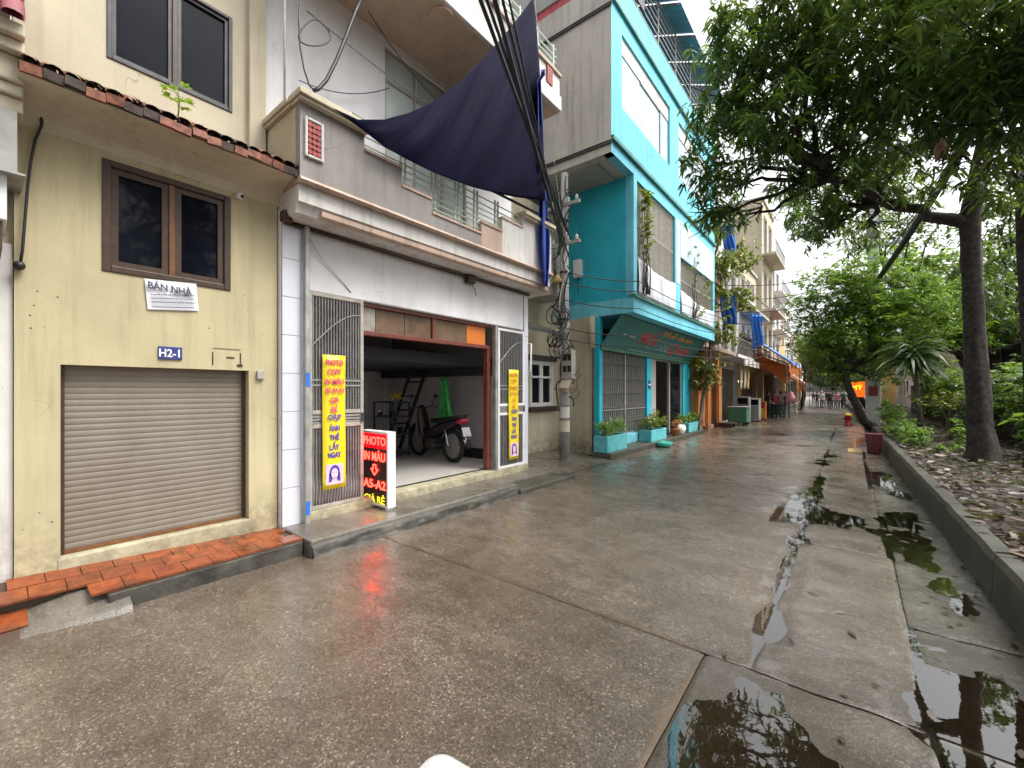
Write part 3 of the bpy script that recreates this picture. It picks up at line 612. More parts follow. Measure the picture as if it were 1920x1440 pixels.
# ================================================================== COPY SHOP HOUSE
DX = -4.85
plain('frosted_glass', (.50, .56, .54), .25, var=.1, scale=2)
cs = thing('copy_shop_house', 'white shop house with open garage front and stepped grey balcony', 'house', (-4.85, 4.3, 0))
oy0, oy1, oz0, oz1 = 2.31, 6.37, .28, 2.79
mb = MB(); wall(mb, 'x', DX, .18, 2.045, 6.52, .0, 3.62, [(oy0, oy1, oz0, oz1)]); mb.build('wall', 'white_plaster', cs)
pil = MB().box(-4.848, -4.835, 2.05, 2.255, .17, 3.5).build('pilaster', 'tile_grout', cs)
tmh = MB().box(0, .014, -.1, .1, -.206, .206).mesh('tile', 'white_tile')
pieces('tile', tmh, [(-4.8355, 2.1525, .38 + i * .418) for i in range(8)], pil)
pil = MB().box(-4.848, -4.835, 6.385, 6.515, .17, 3.5).build('pilaster', 'tile_grout', cs)
pieces('tile', MB().box(0, .014, -.062, .062, -.206, .206).mesh('tile', 'white_tile'), [(-4.8355, 6.45, .38 + i * .418) for i in range(8)], pil)
MB().box(-4.848, -4.836, 2.32, 6.37, 2.80, 3.50).build('fascia_panel', 'white_plaster', cs)
MB().box(-4.80, -4.74, 2.262, 2.315, .17, 3.48).build('steel_post', 'galvanised', cs, bevel=.006)
for z in (1.78, .35):
    MB().box(-4.739, -4.736, 2.266, 2.311, z - .08, z + .07).build('sticker', 'letter_blue' if 0 else 'blue_tarp', cs)
# threshold and room
MB().box(-5.03, -4.80, 2.32, 6.5, .0, .285).build('threshold', 'cream_edge', cs, bevel=.015)
rm = MB(); rm.quad((-5.03, 2.2, .3), (-5.03, 6.45, .3), (-9.0, 6.45, .3), (-9.0, 2.2, .3)); rm.build('floor', 'floor_tile', cs)
rm = MB(); rm.box(-9.15, -9.0, 2.1, 6.6, .0, 3.6); rm.box(-9.0, -5.03, 6.45, 6.52, 0, 3.6); rm.box(-9.0, -5.03, 2.05, 2.2, 0, 3.6); rm.build('inner_wall', 'interior_white', cs)
rm = MB(); rm.box(-9.0, -5.03, 2.2, 6.45, 3.42, 3.6); rm.build('ceiling', 'interior_white', cs)
lf = MB(); lf.box(-9.0, -5.55, 2.2, 6.45, 2.12, 2.30); lf.box(-9.0, -5.5, 6.1, 6.449, 1.96, 2.119); lf.build('loft_floor', 'interior_dark', cs)
dr = MB().box(-8.999, -8.95, 5.62, 6.28, .3, 2.1).build('inner_door', 'white_paint', cs, bevel=.01)
for z0, z1 in ((.45, 1.05), (1.15, 1.95)): MB().box(-8.949, -8.935, 5.74, 6.16, z0, z1).build('door_panel', 'interior_white', dr, bevel=.01)
# transom of stained boards and a timber frame
tr_ = thing('shop_front_frame', 'dark timber transom with boarded panels over the garage opening', 'transom', (-4.95, 4.2, 2.4))
f_ = MB(); f_.box(-5.0, -4.90, 3.03, 5.53, 2.37, 2.43); f_.box(-5.0, -4.90, 3.03, 5.53, 2.74, 2.785); f_.box(-5.0, -4.90, 5.45, 5.535, .29, 2.37); f_.box(-4.99, -4.91, 4.24, 4.29, 2.43, 2.74); f_.build('frame', 'red_brown', tr_, bevel=.006)
for y0, y1, m_ in ((3.03, 3.28, 'cream_metal'), (3.29, 3.75, 'transom_board'), (3.76, 4.235, 'transom_board'), (4.295, 4.98, 'transom_board'), (4.99, 5.44, 'orange_panel')):
    MB().box(-4.965, -4.945, y0, y1, 2.432, 2.738).build('panel', m_, tr_)
# sliding gates
def gate(name, label, y0, y1, z0, z1, x, mat, nb, zr):
    g = thing(name, label, 'gate', (x, (y0 + y1) / 2, z0)); t = .045
    f = MB(); f.box(x - .02, x + .02, y0, y0 + t, z0, z1); f.box(x - .02, x + .02, y1 - t, y1, z0, z1)
    for z in (z0, zr, zr + .16, z1 - t): f.box(x - .018, x + .018, y0 + t, y1 - t, z, z + t)
    f.build('frame', mat, g, bevel=.004)
    for a, b in ((z0 + t, zr), (zr + .16 + t, z1 - t)):
        bm = MB().box(-.008, .008, -.009, .009, 0, b - a).mesh('bar', 'gate_bar')
        pieces('bar', bm, [(x, y0 + t + (y1 - y0 - 2 * t) * (i + .5) / nb, a) for i in range(nb)], g)
    pieces('louvre', MB().box(-.012, .012, -(y1 - y0) / 2 + t, (y1 - y0) / 2 - t, -.012, .012).mesh('louvre', 'grey_metal'), [(x, (y0 + y1) / 2, zr + .062 + k_ * .036) for k_ in range(3)], g)
    ar = MB(); ar.tube([(x + .01, y0 + t + (y1 - y0 - 2 * t) * i / 10, z1 - .62 + .42 * math.sin(math.pi * .5 * i / 10)) for i in range(11)], .008, 5)
    ar.box(x + .004, x + .016, y0 + t, y1 - t, z1 - 1.02, z1 - 1.0); ar.box(x + .004, x + .016, y0 + t, y1 - t, z1 - 1.08, z1 - 1.06); ar.build('ornament', 'grey_metal', g)
    MB().box(x + .02, x + .035, y1 - .04, y1 - .005, zr + .05, zr + .16).build('latch', 'dark_metal', g)
    return g
gate('sliding_gate', 'wide grey barred gate leaf beside the red light box', 2.325, 3.02, .285, 2.785, -4.82, 'cream_metal', 17, 1.22)
gate('sliding_gate', 'narrow white barred gate leaf beside the alley', 5.62, 6.37, .285, 2.75, -4.82, 'white_paint', 15, 1.22)
MB().box(-4.87, -4.79, 5.54, 5.60, .286, 2.78).build('gate_post', 'galvanised', cs, bevel=.005)
def banner(label, y0, y1, z0, z1, x, lines):
    b = thing('vertical_banner', label, 'banner', (x, (y0 + y1) / 2, z0)); ym = (y0 + y1) / 2; W_ = y1 - y0; H_ = z1 - z0
    s_ = MB().grid(lambda u, v: (x + .006 * math.sin(v * 7), y0 + W_ * u, z0 + H_ * v), 3, 16).build('sheet', 'banner_yellow', b, True); s_.modifiers.new('t', 'SOLIDIFY').thickness = .004
    zt = z1 - .055 * H_
    for i, (t, m_, wf) in enumerate(lines): lettering(t, .088, m_, s_, (x + .013, ym, zt - i * .0690 * H_), wid=W_ * wf * 1.05, bold=.0028)
    p0 = z0 + .035 * H_; ph = .15 * H_
    MB().box(x + .008, x + .011, ym - W_ * .38, ym + W_ * .38, p0, p0 + ph).build('portrait', 'pink_print', s_)
    def oval(cy, cz, ry, rz, n=14): return [(x + .0125, cy + ry * math.cos(2 * math.pi * i / n), cz + rz * math.sin(2 * math.pi * i / n)) for i in range(n)]
    h = MB(); h.prism(oval(ym, p0 + ph * .60, W_ * .23, ph * .36), (.001, 0, 0)); h.prism([(x + .0125, ym - W_ * .24, p0 + ph * .55), (x + .0125, ym - W_ * .10, p0 + ph * .55), (x + .0125, ym - W_ * .12, p0 + ph * .16), (x + .0125, ym - W_ * .26, p0 + ph * .12)], (.001, 0, 0))
    h.prism([(x + .0125, ym + W_ * .10, p0 + ph * .55), (x + .0125, ym + W_ * .24, p0 + ph * .55), (x + .0125, ym + W_ * .26, p0 + ph * .12), (x + .0125, ym + W_ * .12, p0 + ph * .16)], (.001, 0, 0)); h.build('printed_hair', 'letter_blue', s_)
    fc = MB().prism([(a_ + .0012, b_, c_) for a_, b_, c_ in oval(ym, p0 + ph * .53, W_ * .15, ph * .27)], (.001, 0, 0)); fc.build('printed_face', 'pink_print', s_)
    e = MB()
    for sg in (-1, 1): e.prism([(a_ + .003, b_, c_) for a_, b_, c_ in oval(ym + sg * W_ * .07, p0 + ph * .58, W_ * .035, ph * .022, 8)], (.0008, 0, 0))
    e.prism([(a_ + .003, b_, c_) for a_, b_, c_ in oval(ym, p0 + ph * .36, W_ * .05, ph * .018, 8)], (.0008, 0, 0)); e.build('printed_features', 'letter_magenta', s_)
    return b
LN = [('PHOTO', 'letter_magenta', .72), ('COPY', 'letter_magenta', .58), ('IN MÀU', 'letter_magenta', .78), ('A0 A4 A3', 'letter_magenta', .78), ('GIÁ', 'letter_magenta', .38), ('RẺ', 'letter_magenta', .28), ('CHỤP', 'letter_blue', .56), ('ẢNH', 'letter_blue', .44), ('THẺ', 'letter_blue', .42), ('LẤY', 'letter_blue', .42), ('NGAY', 'letter_blue', .56)]
banner('tall yellow photocopy banner hung on the wide grey gate leaf', 2.475, 2.757, .50, 2.07, -4.775, LN)
banner('tall yellow photocopy banner hung on the narrow white gate leaf', 5.88, 6.16, .42, 2.03, -4.775, [(t, 'letter_orange' if i < 6 else 'letter_blue', w_) for i, (t, _, w_) in enumerate(LN)])
# light box on the step
lb = thing('led_sign_box', 'free-standing glowing red photocopy light box in white frame', 'sign', (-4.78, 3.2, .175))
bx0, bx1, by0, by1, bz0, bz1 = -5.06, -4.47, 3.14, 3.26, .20, 1.14
f = MB(); f.box(bx0, bx0 + .025, by0, by1, bz0, bz1); f.box(bx1 - .025, bx1, by0, by1, bz0, bz1); f.box(bx0 + .025, bx1 - .025, by0, by1, bz1 - .03, bz1); f.box(bx0 + .025, bx1 - .025, by0, by1, bz0, bz0 + .025); f.build('frame', 'white_paint', lb, bevel=.004)
for x in (bx0 + .05, bx1 - .05): MB().box(x - .02, x + .02, by0 + .01, by1 - .01, .172, bz0).build('foot', 'white_paint', lb)
pnl = MB().box(bx0 + .025, bx1 - .025, by0 + .02, by1 - .005, bz0 + .025, bz1 - .03).build('panel', 'black', lb)
bxm = (bx0 + bx1) / 2; LX, LY = (1, 0, 0), (0, 0, 1)
MB().box(bx0 + .027, bx1 - .027, by0 + .014, by0 + .0185, .92, 1.105).build('glow_panel', 'led_glow', pnl)
for t, z, w_, m_ in (('PHOTO', 1.015, .48, 'led_red'), ('IN MÀU', .83, .46, 'led_red'), ('A5-A2', .465, .48, 'led_red'), ('GIÁ RẺ', .29, .44, 'led_yellow')):
    lettering(t, .15 if 'Ẻ' not in t else .12, m_, pnl, (bxm, by0 + .008, z), LX, LY, wid=w_, bold=.0025 if 'Ẻ' not in t else 0)
ar = MB(); q = [(-.03, .055), (.03, .055), (.03, 0), (.075, 0), (0, -.075), (-.075, 0), (-.03, 0)]
for (a0_, a1_), (b0_, b1_) in zip(q, q[1:] + q[:1]): ar.bar((bxm + a0_, by0 + .01, .655 + a1_), (bxm + b0_, by0 + .01, .655 + b1_), .008, .012)
ar.build('arrow', 'led_red', pnl)
br = MB()
for i in range(44):
    z = bz0 + .04 + i * .0198; br.box(bx1 - .043, bx1 - .032, by0 + .012, by0 + .018, z, z + .008)
br.build('bead_strip', 'letter_red', pnl)
mb = MB(); mb.tube([(bx0 + .1, by1, .3), (-5.0, 3.4, .31), (-5.3, 3.7, .31), (-5.8, 3.6, .31)], .006, 5); tag(mb.build('power_cord', 'cable'), 'thin black power cord behind the red light box', 'cable')

# interior things
def box_thing(name, label, cat, loc): return thing(name, label, cat, loc)
ld = thing('ladder', 'dark wooden ladder leaning up to the loft inside the garage', 'ladder', (-8.2, 6.0, .3))
for y in (5.72, 6.12): MB().bar((-8.25, y, .31), (-7.1, y, 2.5), .06, .04, up=(0, 1, 0)).build('rail', 'black', ld)
pieces('rung', MB().box(-.02, .02, -.2, .2, -.02, .02).mesh('rung', 'brown_wood'), [(-8.25 + 1.15 * t, 5.92, .31 + 2.19 * t) for t in (.14, .28, .42, .56, .70, .84)], ld)
wb = thing('white_board', 'large pale panel leaning against the garage side wall', 'panel', (-6.2, 6.35, .3))
MB().add([(-6.75, 6.28, .5), (-5.72, 6.28, .5), (-5.72, 6.40, 1.97), (-6.75, 6.40, 1.97), (-6.75, 6.31, .5), (-5.72, 6.31, .5), (-5.72, 6.43, 1.97), (-6.75, 6.43, 1.97)], [(0, 1, 2, 3), (7, 6, 5, 4), (0, 4, 5, 1), (1, 5, 6, 2), (2, 6, 7, 3), (3, 7, 4, 0)]).build('sheet', 'board_white', wb)
MB().box(-6.7, -5.76, 6.22, 6.43, .302, .5).build('stand', 'black', wb)
sh_ = thing('wall_shelf', 'dark shelf with jars above the pale panel', 'shelf', (-6.3, 6.3, 1.98)); MB().box(-7.2, -5.6, 6.12, 6.449, 1.99, 2.02).build('plank', 'brown_wood', sh_)
for i in range(6): tag(MB().lathe([(.055, 0), (.06, .07), (.045, .09), (.045, .105)], (-5.75 - i * .22, 6.28, 1.853 + .172), 10).build('jar', ['grey_metal', 'brown_wood', 'cream_metal'][i % 3], None, True), 'round jar in the row on the dark garage shelf', 'jar', 'jars on the garage shelf')
bk = thing('drying_basket', 'rack of pots and a yellow-flowered box under the ladder', 'rack', (-7.5, 5.5, .3))
for z in (.35, .75, 1.1, 1.4): MB().box(-8.0, -7.3, 5.25, 5.7, z, z + .025).build('shelf', 'dark_metal', bk)
for x in (-7.98, -7.32):
    for y in (5.27, 5.68): MB().box(x - .015, x + .015, y - .015, y + .015, .3, 1.43).build('post', 'dark_metal', bk)
for i in range(9): tag(MB().lathe([(.05, 0), (.07, .10), (.072, .12), (.06, .12)], (-7.9 + (i % 3) * .22, 5.35 + (i % 2) * .2, (.375, .775, 1.125)[i // 3]), 10).build('pot', ['chrome', 'grey_metal', 'black'][i % 3], None, True), 'small metal pot on the dark rack under the ladder', 'pot', 'pots on the rack')
yf = MB()
for i in range(26): yf.ell((-7.45 + random.uniform(-.14, .14), 5.48 + random.uniform(-.16, .16), 1.47 + random.uniform(0, .14)), random.uniform(.015, .03), 6, 4)
tag(yf.build('flower_bunch', 'yellow_paint', None, True), 'small bunch of yellow flowers on the dark rack', 'flowers')
gp = MB()
def gpf(u, v):
    wv = .16 + .26 * (1 - v) ** 1.3; a_ = (u - .5) * 2
    return (-6.62 + a_ * wv * .55 + .03 * math.sin(u * 22 + v * 3) * (1 - .5 * v), 6.08 - .10 * math.cos(a_ * 1.4) + .03 * math.sin(u * 27 + 2 * v), .98 + .95 * v + .03 * math.sin(u * 15))
gpo = gp.grid(gpf, 40, 18).build('plastic_drape', 'green_plastic', None, True); tag(gpo, 'crumpled bright green plastic sheet hanging behind the motorbike', 'plastic sheet'); gpo.modifiers.new('t', 'SOLIDIFY').thickness = .003
# motorbike, parked nose-in
mbk = thing('motorbike', 'dark parked motorbike showing its rear wheel inside the garage', 'motorbike', (-6.55, 5.72, .3), R(172))
def wheel(x):
    t = MB(); ring = [(.285 + .045 * math.cos(a), .045 * math.sin(a)) for a in [2 * math.pi * i / 8 for i in range(9)]]
    n = 28; vs = []; 
    for i in range(n):
        th = 2 * math.pi * i / n
        for r_, y_ in ring[:-1]: vs.append((x + r_ * math.cos(th), y_, .30 + r_ * math.sin(th) * .97))
    t.add(vs, [(i * 8 + j, ((i + 1) % n) * 8 + j, ((i + 1) % n) * 8 + (j + 1) % 8, i * 8 + (j + 1) % 8) for i in range(n) for j in range(8)])
    wv = t.build('wheel', 'rubber', mbk, True, local=True)
    rm_ = MB(); rm_.lathe([(.225, -.02), (.235, -.02), (.235, .02), (.225, .02)], (x, 0, .3), 24, 'y'); rm_.lathe([(.05, -.05), (.05, .05)], (x, 0, .3), 12, 'y'); rm_.build('rim', 'grey_metal', wv, local=True)
    s_ = MB()
    for i in range(5): a = 2 * math.pi * i / 5; s_.bar((x, 0, .3), (x + .225 * math.cos(a), 0, .3 + .225 * math.sin(a)), .03, .02, up=(0, 1, 0))
    s_.build('spokes', 'grey_metal', wv, local=True)
wheel(-.62); wheel(.62)
def loft(mbx, secs, n=12, mi=0):
    vs = []
    for (cx, cy, cz, ry, rz) in secs:
        for j in range(n):
            a = 2 * math.pi * j / n; vs.append((cx, cy + ry * math.copysign(abs(math.cos(a)) ** .7, math.cos(a)), cz + rz * math.copysign(abs(math.sin(a)) ** .7, math.sin(a))))
    m = len(secs); mbx.add(vs, [(i * n + j, i * n + (j + 1) % n, (i + 1) * n + (j + 1) % n, (i + 1) * n + j) for i in range(m - 1) for j in range(n)] + [tuple(range(n - 1, -1, -1)), tuple((m - 1) * n + j for j in range(n))], mi); return mbx
loft(MB(), [(-.98, 0, .86, .03, .02), (-.85, 0, .80, .09, .07), (-.55, 0, .70, .13, .10), (-.15, 0, .58, .13, .12), (.15, 0, .46, .12, .12), (.32, 0, .50, .09, .12)]).build('body', 'bike_paint', mbk, True, local=True)
loft(MB(), [(-.92, 0, .87, .06, .02), (-.7, 0, .84, .12, .045), (-.3, 0, .78, .14, .055), (.0, 0, .76, .12, .05), (.08, 0, .74, .06, .03)]).build('seat', 'black', mbk, True, local=True)
loft(MB(), [(.30, 0, .40, .10, .12), (.42, 0, .62, .15, .14), (.48, 0, .86, .12, .12), (.50, 0, .98, .08, .08)]).build('leg_shield', 'bike_red', mbk, True, local=True)
loft(MB(), [(-1.02, 0, .80, .06, .03), (-.94, 0, .79, .10, .055), (-.84, 0, .78, .11, .05)]).build('tail_light', 'taillight', mbk, True, local=True)
MB().tube([(-.72 + .37 * math.cos(a), 0, .30 + .37 * math.sin(a)) for a in [R(180 - 6 * i) for i in range(19)]], .05, 6).build('rear_mudguard', 'black', mbk, True, local=True)
MB().tube([(.62 + .36 * math.cos(a), 0, .30 + .36 * math.sin(a)) for a in [R(150 - 8 * i) for i in range(16)]], .05, 6).build('front_mudguard', 'bike_red', mbk, True, local=True)
MB().tube([(.2, -.14, .25), (-.1, -.16, .24), (-.3, -.17, .28), (-.75, -.18, .38)], [.02, .025, .045, .05], 10).build('exhaust', 'chrome', mbk, True, local=True)
for s_ in (-1, 1):
    MB().tube([(.62, .08 * s_, .30), (.50, .09 * s_, .95)], .022, 8).build('fork', 'grey_metal', mbk, True, local=True)
    MB().tube([(-.62, .11 * s_, .30), (-.50, .12 * s_, .66)], .024, 8).build('shock_absorber', 'chrome', mbk, True, local=True)
    MB().tube([(-.62, .09 * s_, .30), (-.1, .10 * s_, .34)], .022, 8).build('swing_arm', 'dark_metal', mbk, True, local=True)
    mr_ = MB().tube([(.46, .22 * s_, 1.03), (.44, .27 * s_, 1.20)], .007, 6); mr_.ell((.43, .29 * s_, 1.24), (.015, .055, .04)); mr_.build('mirror', 'black', mbk, True, local=True)
MB().tube([(.38, -.34, 1.0), (.46, -.22, 1.03), (.49, 0, .99), (.46, .22, 1.03), (.38, .34, 1.0)], .014, 8).build('handlebar', 'dark_metal', mbk, True, local=True)
MB().tube([(-.55, -.12, .80), (-.95, -.10, .90), (-1.0, 0, .91), (-.95, .10, .90), (-.55, .12, .80)], .012, 6).build('grab_rail', 'dark_metal', mbk, True, local=True)
loft(MB(), [(-.1, 0, .30, .13, .12), (.1, 0, .30, .16, .14), (.3, 0, .32, .12, .12)]).build('engine', 'dark_metal', mbk, True, local=True)
MB().add([(-1.07, -.09, .52), (-1.07, .09, .52), (-1.0, .09, .68), (-1.0, -.09, .68), (-1.065, -.09, .515), (-1.065, .09, .515), (-.995, .09, .675), (-.995, -.09, .675)], [(3, 2, 1, 0), (4, 5, 6, 7), (0, 1, 5, 4), (1, 2, 6, 5), (2, 3, 7, 6), (3, 0, 4, 7)]).build('number_plate', 'paper', mbk, local=True)
MB().box(-1.08, -1.07, -.04, .06, .40, .49).build('mud_flap_reflector', 'paper', mbk, local=True)

# ---------------- balcony
bal = thing('balcony', 'grey stepped balcony with pink mouldings over the copy shop', 'balcony', (-4.6, 4.3, 3.5))
BY0, BY1 = 2.045, 6.67
sb = MB(); sb.prism([(-4.845, BY0, 3.50), (-4.50, BY0, 3.50), (-4.47, BY0, 3.58), (-4.43, BY0, 3.60), (-4.43, BY0, 3.775), (-5.3, BY0, 3.775), (-5.3, BY0, 3.63), (-4.845, BY0, 3.63)], (0, BY1 - BY0, 0)); sb.build('slab', 'dirty_white', bal)
sb = MB(); sb.prism([(-4.85, BY0 - .01, 3.777), (-4.37, BY0 - .01, 3.777), (-4.35, BY0 - .01, 3.80), (-4.38, BY0 - .01, 3.84), (-4.85, BY0 - .01, 3.84)], (0, BY1 - BY0 + .02, 0)); sb.build('moulding', 'pink_trim', bal)
sb = MB(); sb.prism([(-4.50, BY0 + .25, 3.497), (-4.468, BY0 + .25, 3.575), (-4.44, BY0 + .25, 3.575), (-4.44, BY0 + .25, 3.52), (-4.46, BY0 + .25, 3.497)], (0, BY1 - BY0 - .3, 0)); sb.build('lower_moulding', 'pink_trim', bal)
steps = [(2.045, 2.777, 4.60, 'shaded_parapet_plaster'), (2.777, 3.30, 4.42, 'shaded_parapet_plaster'), (3.30, 3.785, 4.20, 'shaded_parapet_plaster'), (3.785, 4.76, 4.02, 'shaded_parapet_plaster'), (4.76, 5.25, 4.20, 'pink_trim'), (5.25, 5.80, 4.42, 'dirty_white'), (5.80, 6.67, 4.60, 'dirty_white')]
for a, b, z, m_ in steps:
    ps = MB().box(-4.50, -4.40, a, b, 3.842, z).build('parapet', m_, bal)
    if z < 4.5: MB().box(-4.515, -4.385, a + .002, b - .002, z + .001, z + .035).build('coping', 'pink_trim', ps)
for x0_, x1_, a, b in ((-4.56, -4.33, 2.02, 2.80), (-4.56, -4.33, 5.78, 6.69)):
    q = MB(); q.box(x0_, x1_, a, b, 4.602, 4.635); q.box(x0_ - .02, x1_ + .03, a - .02, b, 4.637, 4.70); q.build('coping', 'cream_plaster', bal, bevel=.008)
q = MB(); q.box(-5.3, -4.57, 2.01, 2.2, 4.602, 4.635); q.box(-5.3, -4.59, 1.99, 2.22, 4.637, 4.70); q.build('coping', 'cream_plaster', bal, bevel=.008)
MB().box(-5.3, -4.502, 2.05, 2.15, 3.842, 4.60).build('parapet', 'cream_edge', bal)
# ornament: pierced red panel in a white frame
oy_, oz_ = 2.185, 4.265
of = MB(); of.box(-4.399, -4.37, 2.085, 2.115, 4.06, 4.47); of.box(-4.399, -4.37, 2.255, 2.285, 4.06, 4.47); of.box(-4.399, -4.37, 2.115, 2.255, 4.06, 4.09); of.box(-4.399, -4.37, 2.115, 2.255, 4.44, 4.47); of = of.build('ornament_frame', 'dirty_white', bal, bevel=.012)
lt = MB(); lt.box(-4.399, -4.395, 2.115, 2.255, 4.09, 4.44)
for i in range(3):
    for j in range(6): lt.lathe([(.014, 0), (.026, .0), (.026, .018), (.014, .018)], (-4.395, 2.139 + i * .046, 4.122 + j * .057), 8, 'x')
lt.build('lattice', 'red_lattice', of)
rl = thing('balcony_railing', 'pale green horizontal bar railing between the balcony steps', 'railing', (-4.45, 4.3, 4.05))
pieces('rail', MB().tube([(0, -1.515, 0), (0, 1.515, 0)], .011, 6).mesh('rail', 'green_rail'), [(-4.45, 4.292, z) for z in (4.12, 4.20, 4.28, 4.36, 4.44, 4.52, 4.62)], rl)
pieces('post', MB().box(-.012, .012, -.012, .012, 0, .66).mesh('post', 'green_rail'), [(-4.465, y + dy, 4.03) for y in (3.36, 3.86, 4.30, 4.70, 5.18) for dy in (-.035, .035)], rl)
MB().tube([(-4.36, 2.6, 4.73), (-4.35, 4.3, 4.72), (-4.36, 6.6, 4.80)], .022, 8).build('top_pole', 'cable', rl)
# second storey
sw = -5.3
mb = MB(); wall(mb, 'x', sw, .2, 2.045, 6.6, 3.78, 6.80, [(3.68, 5.35, 3.9, 6.65)]); wall(mb, 'x', sw, .2, 2.045, 6.6, 7.05, 10.6, [(3.2, 5.2, 7.3, 9.6)]); mb.build('upper_wall', 'white_plaster', cs)
dn = MB(); 
for y in (3.68, 4.22, 4.79, 5.31): dn.box(sw - .08, sw - .03, y, y + .04, 3.9, 6.65)
for z in (3.9, 6.18, 6.61): dn.box(sw - .079, sw - .031, 3.72, 5.31, z, z + .04)
dn = dn.build('balcony_door', 'cream_metal', cs)
for i in range(3):
    y = 3.72 + i * .57
    MB().box(sw - .06, sw - .05, y, y + .5, 3.94, 6.18).build('pane', 'frosted_glass', dn); MB().box(sw - .06, sw - .05, y, y + .5, 6.22, 6.61).build('pane', 'frosted_glass', dn)
MB().box(sw - .1, sw - .06, 3.2, 5.2, 7.3, 9.6).build('window', 'frosted_glass', cs)
MB().box(-5.45, -8.9, 6.4, 6.6, 3.62, 10.6).build('side_wall', 'grey_plaster', cs)
MB().box(-8.9, -4.3, 2.045, 6.6, 10.602, 10.75).build('roof_slab', 'dirty_white', cs)
# third floor balcony
b3 = thing('upper_balcony', 'white upper balcony slab with brown soffit and railing', 'balcony', (-4.7, 4.3, 6.8))
MB().box(sw, -4.24, 2.0, 6.69, 6.78, 6.80).build('soffit', 'soffit_plaster', b3)
MB().box(sw, -4.20, 1.98, 6.71, 6.802, 7.06).build('slab', 'white_plaster', b3, bevel=.01)
MB().box(-4.34, -4.23, 2.0, 6.69, 7.062, 7.42).build('parapet', 'dirty_white', b3)
MB().box(-4.36, -4.19, 1.98, 6.71, 7.422, 7.47).build('coping', 'pink_trim', b3)
MB().box(sw, -4.345, 6.6, 6.69, 7.062, 7.42).build('parapet', 'dirty_white', b3)
pieces('rail', MB().tube([(0, -2.3, 0), (0, 2.3, 0)], .014, 6).mesh('rail', 'green_rail'), [(-4.28, 4.34, z) for z in (7.58, 7.68, 7.78, 7.92)], b3)
pieces('post', MB().box(-.015, .015, -.015, .015, 0, .5).mesh('post', 'green_rail'), [(-4.28, 2.05 + i * .5, 7.47) for i in range(10)], b3)
MB().box(-4.229, -4.20, 6.25, 6.42, 7.10, 7.40).build('ornament_panel', 'red_lattice', b3)
p = onz(828, 30, 6.779); cl_ = thing('ceiling_rose', 'round brown moulded rose on the upper balcony soffit', 'ornament', p)
MB().lathe([(.16, 0), (.17, -.012), (.15, -.03), (.12, -.02), (.09, -.04), (.05, -.05)], p, 20).build('moulding', 'soffit_plaster', cl_, True)
# service pipe and floodlight below the balcony
mb = MB(); mb.tube([(-4.79, 2.06, 3.47), (-4.78, 4.2, 3.455), (-4.79, 6.5, 3.46)], .02, 8); mb.tube([(-4.79, 2.08, 3.50), (-4.79, 6.3, 3.50)], .010, 6); tag(mb.build('service_pipe', 'brown_wood', None, True), 'thin dark pipe running under the balcony above the shop front', 'pipe')
p = onx(881, 522, -4.78); fl = thing('floodlight', 'small dark floodlight clamped to the pipe above the garage', 'floodlight', p)
MB().box(p.x - .05, p.x + .06, p.y - .08, p.y + .08, p.z - .09, p.z + .05).build('housing', 'brown_wood', fl, bevel=.02); MB().box(p.x - .01, p.x + .01, p.y - .01, p.y + .01, p.z + .05, p.z + .12).build('bracket', 'dark_metal', fl)
MB().tube([(p.x, p.y + .06, p.z - .09), (p.x + .01, p.y + .12, p.z - .2), (p.x, p.y + .14, p.z - .26)], .006, 5).build('cord', 'cable', fl)
p = onx(537, 405, -4.74); jb = thing('junction_box', 'brown junction box at the end of the balcony pipe', 'box', p); MB().box(p.x - .06, p.x + .05, p.y - .05, p.y + .05, p.z - .06, p.z + .05).build('housing', 'brown_wood', jb, bevel=.015); MB().tube([(p.x + .05, p.y, p.z), (p.x + .08, p.y, p.z - .02)], .02, 8).build('gland', 'dark_metal', jb)
mb = MB(); mb.tube([onx(572, 430, -4.79), onx(600, 480, -4.80), onx(635, 520, -4.82), onx(658, 548, -4.83)], .006, 5); tag(mb.build('loose_wire', 'cable_white', None, True), 'loose wire drooping from pipe to the wide grey gate', 'wire')
# ---------------- navy tarpaulin between the two balconies
TOP = [(628, 204), (672, 224), (720, 224), (765, 212), (810, 192), (850, 163), (890, 126), (930, 83), (965, 42), (1001, -6)]
BOT = [(628, 206), (672, 238), (720, 275), (765, 300), (810, 322), (850, 338), (890, 352), (930, 362), (968, 370), (1022, 376)]
def interp(P_, u): t = u * (len(P_) - 1); i = min(int(t), len(P_) - 2); f = t - i; return (P_[i][0] * (1 - f) + P_[i + 1][0] * f, P_[i][1] * (1 - f) + P_[i + 1][1] * f)
def tarp(u, v):
    (ax, ay), (bx, by) = interp(BOT, u), interp(TOP, u)
    t = v; px = ax + (bx - ax) * t + 10 * math.sin(math.pi * t) * u ** 3 * (.4); py = ay + (by - ay) * t
    w_ = u + .55 * (1 - v) * u; fold = (.034 * math.sin(13 * w_ + 1.2) + .026 * math.sin(25 * w_ + .8 * math.sin(5 * v)) + .016 * math.sin(47 * w_ + 3 * v) + .006 * math.sin(97 * w_ - 9 * v)) * u * math.sin(math.pi * (.08 + .84 * v)) ** .7
    return onx(px, py, -4.24 + .28 * v * u + .08 * math.sin(math.pi * v) * u + fold)
tp = MB().grid(tarp, 90, 60).build('tarpaulin', 'navy_tarp', None, True); tag(tp, 'dark navy tarpaulin sail strung between the two balconies', 'tarpaulin'); tp.modifiers.new('t', 'SOLIDIFY').thickness = .004
